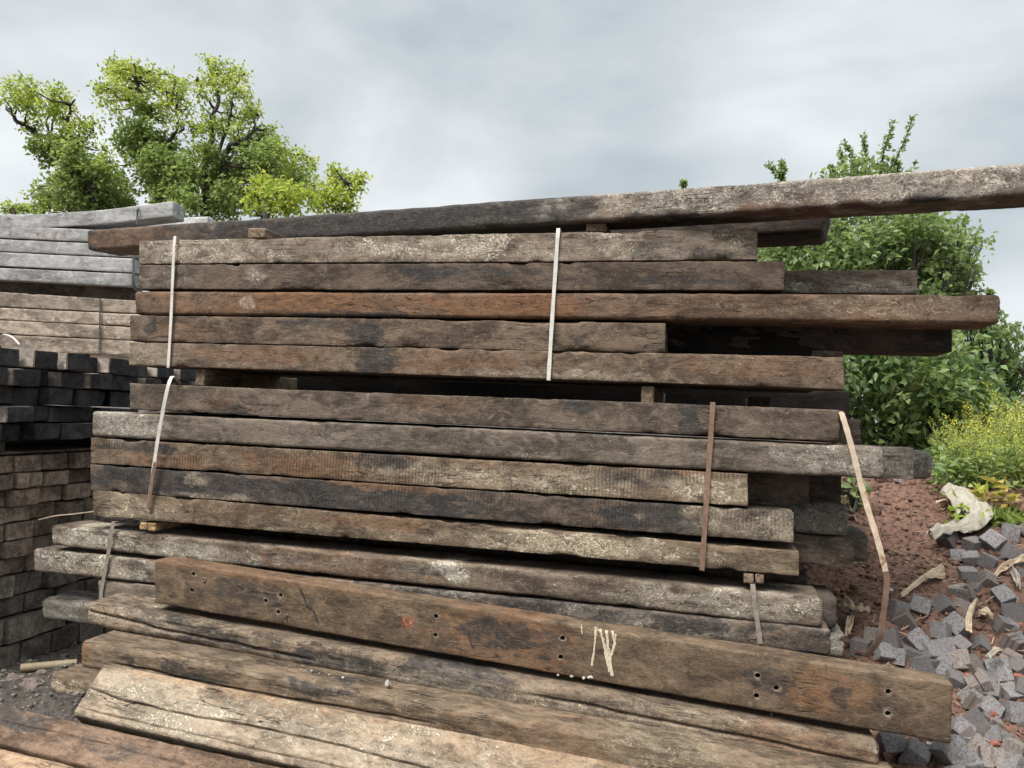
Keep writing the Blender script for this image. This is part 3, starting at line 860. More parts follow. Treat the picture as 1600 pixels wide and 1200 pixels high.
# brown pack: 7 rows
rows = [(0, 712), (0, 741), (0, 767), (0, 795), (0, 820), (0, 848), (0, 876), (0, 903)]
zt = [zb(*p) for p in rows]
for r_ in range(7):
    for c in range(6):
        y0 = y_first-pitch*2+pitch*c+(.0, -.01, -.025, -.05, -.045, -.05, -.065)[r_]
        end_block(y0+random.uniform(.001, .010), y0+pitch-random.uniform(.001, .010), zt[r_+1]+random.uniform(.001, .003), zt[r_]-random.uniform(.002, .009), random.uniform(-.03, .025)-.003*r_, (M_brn_end if random.random() < .6 else M_brn_end2, M_brn_side),
                  'brown block end, %s row down and %s along, in the brown stack at left' % (ordw[r_], ordw[c]), 'timber block', 'brown block ends of the tall stack',
                  yaw=random.uniform(-.02, .02))
# board across the top of the brown pack
ybk = y_first+pitch*5
zz = zt[0]
# black sealed pack: 5 rows, ragged
zk = [zb(0, 540), zb(0, 571), zb(0, 601), zb(0, 632), zb(0, 660), zb(0, 689)]
for r_ in range(5):
    n = 13 if r_ < 3 else 7
    yy = y_first-pitch*2.2+(0.02, .10, .0, .06, .06)[r_]
    for c in range(n):
        wd = pitch*random.uniform(.9, 1.02)
        prot = (0.0, .0, -.02, .03, .02)[r_]+random.choice((-.07, -.03, 0, .02, .05, .06))
        if r_ < 2: prot = (.07, -.02, .05, .085, -.03, .04)[(c+r_*2) % 6]
        if c > 5: prot -= .1
        side = M_blk_side if (r_ < 2 or random.random() < .25) else M_blk_end
        dz = random.uniform(-.006, .004)
        end_block(yy, yy+wd-.006, zk[r_+1]+.004+dz, zk[r_]-.006+dz, prot, (M_blk_end, side),
                  'black sealed block end, %s row down and %s along, in the black stack' % (ordw[r_], ordw[c]), 'timber block', 'black block ends of the black stack',
                  yaw=random.uniform(-.05, .05), roll=random.uniform(-.02, .03), corner=(random.choice((-1, 1)), random.choice((-1, 1)), .06) if random.random() < .15 else None)
        yy += wd+(pitch*.12 if random.random() < .3 else .004)
# bearers and cover board between black and brown packs
zl, zh = zt[0], zk[5]
box_beam(XE-1.3, XE-.05, y_first-.1, zl+.012, zh-.004, .07, M_gry_side, 'grey bearer hidden in the dark slot between black and brown stacks', name='bearer', cat='bearer', seg=.06)
box_beam(XE-1.3, XE-.05, y_first+.75, zl+.012, zh-.004, .07, M_gry_side, 'grey bearer deeper in the dark slot between black and brown stacks', name='bearer', cat='bearer', seg=.06)
beam((XE-1.2, y_first-.5, zl+.014), (XE-1.2, y_first-.5, zl+.002), (XE-.02, y_first-.5, zl+.014), (XE-.02, y_first-.5, zl+.002), 1.5, M_brn_side, name='cover_board', label='thin grey board covering the top of the brown block stack',
     cat='board', seg=.05, r=.004, chip=.1)

# ------------------------------------------------------------------ silver and tan packs behind, square to the view
SD = 5.75
def far_beam(yl0, yl1, xr, yr0, yr1, mat, label, d=SD, xl=-260, w=.2, **kw):
    s0, s1 = (yr0-yl0)/xr, (yr1-yl1)/xr
    kw.setdefault('rough', .6); kw.setdefault('chip', .25); kw.setdefault('r', .006); kw.setdefault('seg', .04)
    return beam(at_d(xl, yl0+s0*xl, d), at_d(xl, yl1+s1*xl, d), at_d(xr, yr0, d), at_d(xr, yr1, d), w, mat, label=label, group='timbers of the silver stack', **kw)

far_beam(352.5, 371.5, 208, 361.5, 381, M_silver, 'silver grey timber with faint red chalk figures, second from the top of the grey stack')
far_beam(373.5, 392.5, 208, 383, 402, M_silver, 'silver grey timber third from the top of the grey stack')
far_beam(394, 415.5, 208, 404, 426, M_silver, 'silver grey timber with a forked crack at its right end, fourth down the grey stack')
far_beam(418.5, 437.5, 207, 428, 448, M_silver, 'silver grey timber at the bottom of the grey pack, above the dark slot')
far_beam(456.5, 479.5, 235, 471, 490.5, M_tan, 'top tan timber of the pale pack, rough and flecked', chip=.8)
far_beam(480.5, 499, 235, 492, 511, M_tan, 'second tan timber of the pale pack, behind the black blocks')
far_beam(500, 521.5, 235, 513, 533, M_tan, 'third tan timber of the pale pack, yellowish on the left')
far_beam(523, 548, 235, 534, 556, M_tan, 'lowest tan timber of the pale pack, just over the black blocks')
for k in range(9):                                     # lower hidden layers carry the pack
    pass
# second row and supports
for k_, (ya, yb_) in enumerate(((468, 490), (490, 510), (511, 533))):
    far_beam(ya, yb_, 232, ya+12, yb_+12, M_tan, 'tan timber of the pale pack, back row, %s down' % ordw[k_], d=SD+.23, seg=.1)
far_beam(362, 386, 205, 371, 396, M_silver, 'silver grey timber of the back row behind the chalk-marked one', d=SD+.22, seg=.1)
far_beam(398, 419, 212, 408, 430, M_silver, 'silver grey timber end just left of the main stack, one row back', d=SD+.22)
far_beam(419, 438, 213, 430, 450, M_silver, 'silver grey timber of the back row, low end beside the main stack', d=SD+.23)
far_beam(436, 457, 204, 449, 470, M_back, 'dark bearer timber in the slot between silver and tan packs', d=SD+.12)
# bowed top timber: rises at the right
def bow(t):
    return np.interp(t, (0, .45, .6, .8, 1), (.03, .0, .0, .035, .10))
o = beam(at_d(-260, 335, SD), at_d(-260, 352, SD), at_d(271, 335, SD), at_d(270, 359, SD), .2, M_silver, label='bowed silver grey timber lifting off the top of the grey stack', group='timbers of the silver stack',
         sagfun=bow, rough=.5, chip=.2, r=.006, seg=.04)
beam(at_d(60, 352, SD+.6), at_d(60, 366, SD+.6), at_d(325, 338, SD+.6), at_d(325, 352, SD+.6), .2, M_silver, label='silver board end lying behind the bowed silver timber', group='timbers of the silver stack', rough=.4, chip=.2, r=.006, seg=.05)
# lower support of the silver pack (hidden layers down to the yard, set behind the black blocks)
zz0 = at_d(100, 550, SD)[2]
k = 0
while zz0 > .16:
    p0, p1 = at_d(-260, 550, SD+.05), at_d(235, 556, SD+.05)
    beam((p0[0], p0[1], zz0-.004), (p0[0], p0[1], zz0-.10), (p1[0], p1[1], zz0-.004), (p1[0], p1[1], zz0-.10), .2, M_tan,
         label='tan timber of the pale pack %s layer below the one over the black blocks' % ordw[k], group='timbers of the silver stack', rough=.5, chip=.2, r=.006, seg=.12)
    zz0 -= .245; k += 1

def dpt(px, py, off=.012):
    return at_d(px, py, SD-off)
strap([dpt(216, 324, -.15), dpt(215, 324.5, .014), dpt(214.5, 336), dpt(214, 351)], .014, M_strapk, 'black strap round the bowed silver timber', sub=3, group='straps on the stacks behind')
strap([dpt(209, 398), dpt(208.5, 425, .03), dpt(208.5, 440, .03), dpt(212, 454)], .02, M_strapk, 'black strap hanging at the corner of the silver pack', sub=4, group='straps on the stacks behind')
strap([dpt(156.5, 466), dpt(156, 500), dpt(155.5, 530), dpt(155, 552)], .013, M_strapk, 'thin grey strap round the tan pack', sub=3, group='straps on the stacks behind')
for i, pl in enumerate([[(5, 522, 4.6), (14, 524, 4.5), (22, 529, 4.4), (30, 538, 4.35)], [(84, 541, 4.6), (94, 536, 4.55), (105, 538, 4.5), (119, 547, 4.4)], [(38, 533, 4.5), (39, 540, 4.45), (46, 541, 4.4), (52, 543, 4.4)]]):
    strap([at_d(*p) for p in pl], .010, (M_strapw, M_strapk, M_strapk)[i], ('white strap scrap curling on top of the black blocks', 'dark strap loop lying on top of the black blocks', 'short black strap scrap on top of the black blocks')[i],
          sub=5, wv=(0, 1, .3), name='strap_scrap', group='strap scraps on the black blocks')
strap([at_d(60, 812, 4.15), at_d(85, 806, 4.1), at_d(115, 803, 4.05), at_d(146, 799, 4.0)], .006, M_strapt, 'thin tan strap tail crossing from the brown blocks to the main stack', sub=4, wv=(0, 0, 1), name='strap_scrap')

# faint red chalk figures on the second silver timber
fc = bpy.data.curves.new('chalk', 'FONT')
fc.body = '2 6 8 7'; fc.size = .085; fc.shear = .25; fc.offset = -.0012
fo = bpy.data.objects.new('chalk', fc); COL.objects.link(fo)
bpy.context.view_layer.update()
cm = bpy.data.meshes.new_from_object(fo.evaluated_get(bpy.context.evaluated_depsgraph_get()))
bpy.data.objects.remove(fo)
M_chalk = simple_mat('faint_red_chalk', (.40, .27, .25), (.42, .34, .32), 40, .9, .1)
cm.materials.append(M_chalk)
par = [q for q in COL.objects if q.get('label', '').startswith('silver grey timber with faint red')][0]
co = bpy.data.objects.new('chalk_number', cm); COL.objects.link(co)
pA, pB = at_d(48, 371.5, SD-.010), at_d(108, 374.5, SD-.010)
ex_ = Vector(pB-pA).normalized(); ez_ = Vector((0, 0, 1)); ez_ = (ez_-ex_*ez_.dot(ex_)).normalized(); ey_ = ex_.cross(ez_)
Mx = Matrix((( ex_[0], ez_[0], ey_[0], pA[0]), (ex_[1], ez_[1], ey_[1], pA[1]), (ex_[2], ez_[2], ey_[2], pA[2]), (0, 0, 0, 1)))
bpy.context.view_layer.update()
co.parent = par; co.matrix_parent_inverse = par.matrix_world.inverted(); co.matrix_basis = Mx
co['label'] = 'faint red chalk figures'

# ------------------------------------------------------------------ ground
def soil_mat(name, a, b, stones, fine=1.0, scale=9):
    T = NT(name)
    co = T.n('TexCoord').outputs['Object']
    n1 = T.noise(co, scale*.35, 5, .62, .3)
    n2 = T.noise(co, scale*4, 6, .7)
    n3 = T.noise(co, scale*22, 3, .7)
    vr = T.n('TexVoronoi', {'Vector': co, 'Scale': scale*7, 'Randomness': 1})
    sv = T.n('SeparateColor', {0: vr.outputs['Color']})
    col = T.mix(T.ramp(n1, .36, .62), a, b)
    col = T.mix(T.ramp(n2, .35, .7, 0, .7), col, tuple(x*1.9 for x in b))
    col = T.mix(T.ramp(n2, .5, .3, 0, .8), col, tuple(x*.45 for x in a))
    st = T.math('MULTIPLY', T.ramp(sv.outputs[0], .78, .82), T.ramp(vr.outputs['Distance'], .48, .36))
    stc = T.mix(sv.outputs[1], stones[0], stones[1])
    col = T.mix(T.math('MULTIPLY', st, .8), col, stc)
    col = T.mix(T.ramp(n3, .62, .78, 0, .55), col, stones[1])
    T.L(col, T.b.inputs['Base Color'])
    T.b.inputs['Roughness'].default_value = .95
    T.b.inputs['Specular IOR Level'].default_value = .15
    T.bump(T.math('ADD', T.math('ADD', n2, T.math('MULTIPLY', n3, .5)), T.math('MULTIPLY', st, .5)), .9, .02)
    return T.m

M_soil = soil_mat('red_brown_soil', (.080, .045, .033), (.165, .095, .069), ((.18, .13, .10), (.20, .14, .11)))
M_yard = soil_mat('dark_gravel', (.045, .038, .033), (.075, .064, .056), ((.20, .15, .13), (.30, .26, .22)), scale=8)

# base sheet to the horizon (one sheet, finer near the lower left corner seen in the photo)
gx = np.concatenate([[-400, -60, -15, -7], np.arange(-4.9, -1.4, .02), [0, 2, 5, 9, 20, 70, 400]])
gy = np.concatenate([[-400, -50, -10, -4], np.arange(-1.4, 1.2, .02), [2.5, 5, 9, 20, 70, 400]])
GX, GY = np.meshgrid(gx, gy)
q = np.stack([GX.ravel(), GY.ravel(), GX.ravel()*0], 1)
near = ((GX > -5) & (GX < -1.4) & (GY > -1.45) & (GY < 1.2)).ravel()
gz = np.where(near, fbm(q*5, 4)*.018+np.abs(fbm(q*16+5, 3))*.02+fbm(q*45, 2)*.006, 0)
ramp_ = np.clip((q[:, 0]+3.75)/.9, 0, 1)*np.clip((.35-q[:, 1])/.5, 0, 1)*np.clip((q[:, 1]+.75)/.3, 0, 1)*near
gz = gz+ramp_*.10
nx = len(gx)
fcs = [(j*nx+i, j*nx+i+1, (j+1)*nx+i+1, (j+1)*nx+i) for j in range(len(gy)-1) for i in range(nx-1)]
gr = mesh_obj('ground', np.stack([q[:, 0], q[:, 1], gz], 1), fcs, M_yard, smooth=True)
tag(gr, kind='structure')


def mound_base(x, y):
    """Soil bank on the right of the stack; x, y arrays in world metres."""
    dx, dy = x-CAM[0], y-CAM[1]
    u = dx*_R0[0]+dy*_R0[1]
    w = -dx*math.sin(YAW)+dy*math.cos(YAW)
    z = .25+.44*(w-3.0)+.16*(u-2.0)
    top = 1.17+.05*(u-2.4)
    z = top-np.logaddexp(0, (top-z)/.10)*.10            # rounds over to the crest
    z = np.maximum(z, -.05)
    fall = np.clip((x-.12)/.45, 0, 1)
    fall = fall*fall*(3-2*fall)
    far = np.clip((u+.1)/.5, 0, 1)
    back = np.clip((y-1.3)/.5, 0, 1)
    fall = np.maximum(fall, back*far)
    return z*fall-.04*(1-fall)


def mound_z(x, y, detail=True):
    x = np.atleast_1d(np.asarray(x, float)); y = np.atleast_1d(np.asarray(y, float))
    z = mound_base(x, y)
    if detail:
        q = np.stack([x, y, x*0], 1)
        z = z+fbm(q*1.7, 3)*.06+fbm(q*6, 4)*.028+np.abs(fbm(q*14+3, 3))*.026+fbm(q*40, 2)*.008
    return z

mx = np.concatenate([np.arange(-.2, 3.2, .02), np.arange(3.2, 9, .25)])
my = np.concatenate([np.arange(-1.6, 2.6, .02), np.arange(2.6, 9, .25)])
MX, MY = np.meshgrid(mx, my)
mz = mound_z(MX.ravel(), MY.ravel())
nx = len(mx)
fcs = [(j*nx+i, j*nx+i+1, (j+1)*nx+i+1, (j+1)*nx+i) for j in range(len(my)-1) for i in range(nx-1)]
md_ = mesh_obj('soil_bank', np.stack([MX.ravel(), MY.ravel(), mz], 1), fcs, M_soil, smooth=True)
tag(md_, kind='structure')


def on_mound(px, py):
    v = ray(px, py)
    ws = np.arange(2.0, 9, .02)
    P = CAM+np.outer(ws, v)
    m = mound_z(P[:, 0], P[:, 1], True)
    k = np.nonzero(P[:, 2] <= m)[0]
    k = k[0] if len(k) else len(ws)-1
    return P[k], ws[k]


def lumps(name, pts, size, mat):
    """Crumbs and pebbles, past counting: one mesh of small uneven stones."""
    ico = bmesh.new(); bmesh.ops.create_icosphere(ico, subdivisions=1, radius=1)
    iv = np.array([v.co[:] for v in ico.verts]); ifc = np.array([[v.index for v in f.verts] for f in ico.faces]); ico.free()
    n = len(pts)
    s = size[0]+(size[1]-size[0])*RNG.random(n)**3
    sc = np.stack([RNG.uniform(.6, 1.2, n), RNG.uniform(.6, 1.2, n), RNG.uniform(.4, .9, n)], 1)*s[:, None]
    a = RNG.uniform(0, 6.28, n)[:, None]
    w = iv[None]*(1+RNG.uniform(-.24, .24, (n, len(iv), 1)))*sc[:, None, :]
    V = np.stack([w[..., 0]*np.cos(a)-w[..., 1]*np.sin(a), w[..., 0]*np.sin(a)+w[..., 1]*np.cos(a), w[..., 2]], 2)+pts[:, None, :]
    Fc = (ifc[None]+(np.arange(n)*len(iv))[:, None, None]).reshape(-1, 3)
    ob = mesh_obj(name, V.reshape(-1, 3), Fc.tolist(), mat)
    tag(ob, kind='stuff')
    return ob

M_crumb = simple_mat('soil_crumb', (.085, .047, .035), (.17, .10, .074), 9, .95, .5)
M_pebble = simple_mat('gravel_pebble', (.07, .06, .053), (.24, .205, .18), 14, .85, .4, spots=((.22, .15, .13), 7, .60))
M_peb_pale = simple_mat('pale_pebble', (.30, .27, .24), (.46, .43, .39), 40, .8, .4)
M_pink = simple_mat('pinkish_stone', (.15, .115, .105), (.23, .18, .165), 20, .85, .6, bdist=.01)

def bank_pts(n):
    x, y = RNG.uniform(.45, 3.0, n), RNG.uniform(-1.2, 2.4, n)
    return np.stack([x, y, mound_z(x, y)+.002], 1)
lumps('soil_crumbs', bank_pts(6500), (.004, .026), M_crumb)
lumps('soil_clods', bank_pts(420), (.018, .06), M_crumb)
lumps('pale_grit', bank_pts(450), (.004, .011), M_pebble)
def yard_z(x, y):
    q = np.stack([x, y, x*0], 1)
    return fbm(q*5, 4)*.018+np.abs(fbm(q*16+5, 3))*.02+fbm(q*45, 2)*.006+np.clip((x+3.75)/.9, 0, 1)*np.clip((.35-y)/.5, 0, 1)*np.clip((y+.75)/.3, 0, 1)*.10
x_, y_ = RNG.uniform(-4.3, -2.2, 1900), RNG.uniform(-1.1, .5, 1900)
lumps('gravel', np.stack([x_, y_, yard_z(x_, y_)+.002], 1), (.004, .020), M_pebble)

def ground_hit(px, py, z0=.04):
    v = ray(px, py)
    return CAM+v*((z0-H)/v[2])


def rock(name, p, r, mat, label, cat='stone', group=None, flat=.7, sub=3, rough=.22):
    b = bmesh.new(); bmesh.ops.create_icosphere(b, subdivisions=sub, radius=1)
    sd = random.random()*90
    sc = np.array([random.uniform(.8, 1.25), random.uniform(.75, 1.1), flat])
    co = np.array([v.co[:] for v in b.verts])
    # flatten against a few random planes for a broken look
    for _ in range(7):
        nn = RNG.normal(size=3); nn /= np.linalg.norm(nn)
        dd = co@nn
        lim = random.uniform(.55, .8)
        co = co-np.outer(np.clip(dd-lim, 0, None), nn)
    co = co*(1+fbm(co*1.6+sd, 4)*rough)[:, None]*sc*r
    co[:, 2] -= co[:, 2].min()*.7
    for v_, c in zip(b.verts, co): v_.co = c
    me = bpy.data.meshes.new(name); b.to_mesh(me); b.free(); me.materials.append(mat)
    me.polygons.foreach_set('use_smooth', np.ones(len(me.polygons), bool))
    me.set_sharp_from_angle(angle=math.radians(28))
    o = bpy.data.objects.new(name, me); COL.objects.link(o)
    o.location = tuple(map(float, p)); o.rotation_euler = (0, 0, random.uniform(0, 6.28))
    tag(o, label, cat, group)
    return o

rock('stone', ground_hit(47, 1078), .050, M_pink, 'largest pinkish broken stone on the dark gravel at the lower left', group='stones on the gravel')
rock('stone', ground_hit(60, 1074), .034, M_pink, 'pinkish stone leaning right of the largest one on the gravel', group='stones on the gravel')
rock('stone', ground_hit(21, 1063), .032, M_pink, 'squarish pinkish stone near the left edge of the gravel', group='stones on the gravel')
rock('stone', ground_hit(34, 1061), .020, M_pink, 'small pink stone beside the squarish one', group='stones on the gravel')
rock('stone', ground_hit(64, 1055), .026, M_pink, 'dull pink stone lying next to the plastic pipe', group='stones on the gravel')
rock('stone', ground_hit(44, 1037), .024, M_pebble, 'rough stone at the foot of the low block stack', group='stones on the gravel')
rock('stone', ground_hit(88, 1099), .026, M_pebble, 'flint-like ochre stone at the edge of the pale slab', group='stones on the gravel')
rock('stone', ground_hit(23, 1095), .022, M_pebble, 'rounded ochre pebble near the chestnut slab', group='stones on the gravel')
rock('pebble', on_y(606, 1071, -.42), .018, M_peb_pale, 'white stone caught in the gap between the two front logs', cat='pebble', group='pebbles on the logs')
for i, (px, py, r_) in enumerate(((893, 1059, .010), (912, 1062, .009), (922, 1061, .011), (872, 1057, .006))):
    rock('pebble', on_y(px, py-1, -.30), r_, M_peb_pale, 'pale pebble on the ledge under the cream paint runs, %s from the left' % ordw[(1, 2, 3, 0)[i]], cat='pebble', group='pebbles on the ledge', sub=2)
for i, (px, py, r_) in enumerate(((478, 1050, .006), (487, 1049, .007), (499, 1053, .005), (515, 1055, .006), (536, 1060, .007), (470, 1047, .004), (508, 1051, .004))):
    rock('pebble', on_y(px, py, -.40), r_, M_peb_pale, 'small pale grit pebble on the olive brown timber under the log', cat='pebble', group='grit pebbles on the log', sub=2)

# plastic pipe stub on the gravel
def tube(pts, rad, mat, name, label=None, cat=None, group=None, n=14, hollow=0.0, parent=None):
    P = [np.array(p, float) for p in pts]
    V, Fc = [], []
    rr = rad if isinstance(rad, (list, tuple)) else [rad]*len(P)
    def ringset(P, rr):
        out = []
        for i, p in enumerate(P):
            t = P[min(i+1, len(P)-1)]-P[max(i-1, 0)]
            t /= np.linalg.norm(t)
            a = np.cross(t, (0, 0, 1) if abs(t[2]) < .9 else (1, 0, 0)); a /= np.linalg.norm(a)
            b = np.cross(t, a)
            st = len(V)
            for k in range(n):
                an = 2*PI*k/n
                V.append(p+rr[i]*(a*math.cos(an)+b*math.sin(an)))
            out.append(st)
        return out
    o1 = ringset(P, rr)
    for i in range(len(P)-1):
        for k in range(n):
            Fc.append((o1[i]+k, o1[i]+(k+1) % n, o1[i+1]+(k+1) % n, o1[i+1]+k))
    if hollow:
        o2 = ringset(P, [r*hollow for r in rr])
        for i in range(len(P)-1):
            for k in range(n):
                Fc.append((o2[i]+k, o2[i+1]+k, o2[i+1]+(k+1) % n, o2[i]+(k+1) % n))
        for e in (0, -1):
            for k in range(n):
                Fc.append((o1[e]+k, o2[e]+k, o2[e]+(k+1) % n, o1[e]+(k+1) % n) if e == 0 else (o1[e]+k, o1[e]+(k+1) % n, o2[e]+(k+1) % n, o2[e]+k))
    else:
        Fc.append(tuple(reversed([o1[0]+k for k in range(n)]))); Fc.append(tuple(o1[-1]+k for k in range(n)))
    o = mesh_obj(name, V, Fc, mat, parent, smooth=True)
    o.data.set_sharp_from_angle(angle=math.radians(40))
    if label: tag(o, label, cat, group)
    return o

ring_ = [p_screw+np.array([.0085*math.cos(t), -.003, .0085*math.sin(t)]) for t in np.linspace(0, 2*PI, 17)]
scw = tube(ring_, .003, M_strapr, 'screw_stub', n=8)
bpy.context.view_layer.update()
scw.parent = G; scw.matrix_parent_inverse = G.matrix_world.inverted(); scw['label'] = 'rusty ring of a sheared screw'
M_pipe = simple_mat('aged_plastic_pipe', (.30, .24, .15), (.40, .33, .22), 12, .5, .1)
pp = ground_hit(32, 1044, .05)
pe = ground_hit(120, 1036, .05)
tube([pp, pp+(pe-pp)*.3, pp+(pe-pp)*.7, pe], .022, M_pipe, 'plastic_pipe', 'tan plastic pipe stub lying between the block stack and the timbers', 'pipe', hollow=.78)

# ------------------------------------------------------------------ grey stone setts tipped on the bank
def sett_mat(name, a, b, dirt):
    T = NT(name)
    inf = T.n('ObjectInfo')
    co = T.vmath('ADD', T.n('TexCoord').outputs['Object'], T.vmath('MULTIPLY', inf.outputs['Random'], (17, 11, 23)))
    n1 = T.noise(co, 14, 5, .6, .4)
    n2 = T.noise(co, 70, 5, .7)
    n3 = T.noise(co, 9, 4, .6, .8)
    col = T.mix(T.ramp(n1, .3, .7), a, b)
    col = T.mix(T.ramp(inf.outputs['Random'], .25, 1, .0, .8), col, tuple(x*.55 for x in a))
    col = T.mix(T.ramp(n2, .4, .75, 0, .12), col, tuple(x*1.2 for x in b))
    col = T.mix(T.ramp(n2, .46, .28, 0, .2), col, tuple(x*.5 for x in a))
    geo = T.n('NewGeometry')
    col = T.mix(T.ramp(n3, .45, .62, 0, .8), col, dirt)
    up = T.n('SeparateXYZ', {0: geo.outputs['Normal']}).outputs[2]
    col = T.mix(T.math('MULTIPLY', T.ramp(n2, .48, .6), T.ramp(up, .4, .9, .15, .6)), col, dirt)
    T.L(col, T.b.inputs['Base Color'])
    T.b.inputs['Roughness'].default_value = .75
    T.bump(T.math('ADD', n1, T.math('MULTIPLY', n2, .8)), .5, .005)
    return T.m

M_sett = sett_mat('blue_grey_sett', (.155, .155, .158), (.27, .27, .275), (.115, .082, .064))
M_settb = sett_mat('brownish_sett', (.17, .155, .145), (.26, .24, .225), (.13, .08, .06))


def sett_mesh(groove=False):
    b = bmesh.new()
    bmesh.ops.create_cube(b, size=1)
    sx, sy, sz = (random.uniform(.92, 1.08) for _ in range(3))
    sd = random.random()*80
    if groove:
        ng = random.choice((1, 2))
        cuts = []
        for g in range(ng):
            c = (g+1)/(ng+1)-.5
            for off in (-.05, 0, .05):
                bmesh.ops.bisect_plane(b, geom=b.verts[:]+b.edges[:]+b.faces[:], plane_co=(c+off, 0, 0), plane_no=(1, 0, 0))
            cuts.append(c)
        for v_ in b.verts:
            for c in cuts:
                if abs(v_.co.x-c) < .01:
                    v_.co.z *= .84; v_.co.y *= .88
    else:
        bmesh.ops.subdivide_edges(b, edges=b.edges[:], cuts=3, use_grid_fill=True)
    if groove:
        bmesh.ops.bevel(b, geom=[e for e in b.edges if e.calc_face_angle(0) > .9], offset=.03, segments=2, affect='EDGES')
    for v_ in b.verts:
        q = np.array([v_.co[:]])
        if not groove:
            m = max(abs(v_.co.x), abs(v_.co.y), abs(v_.co.z))
            c = sorted((abs(v_.co.x), abs(v_.co.y), abs(v_.co.z)))
            k = max(0, (c[1]-.4)/.1)*.018+max(0, (c[0]-.4)/.1)*.012
            v_.co *= 1-k*1.2
        dn = [float(fbm(q*2.2+sd+7*i, 3)[0])*.03 for i in range(3)]
        v_.co.x += dn[0]; v_.co.y += dn[1]; v_.co.z += dn[2]
        v_.co.x *= sx; v_.co.y *= sy; v_.co.z *= sz
    if not groove:
        bmesh.ops.bevel(b, geom=[e for e in b.edges if e.calc_face_angle(0) > .8], offset=.022, segments=2, affect='EDGES')
    for f in b.faces: f.smooth = True
    me = bpy.data.meshes.new('sett'); b.to_mesh(me); b.free()
    me.set_sharp_from_angle(angle=math.radians(30))
    return me

plain = [sett_mesh() for _ in range(10)]
groov = [sett_mesh(True) for _ in range(6)]
for m in plain: m.materials.append(M_sett)
for m in groov: m.materials.append(M_settb)
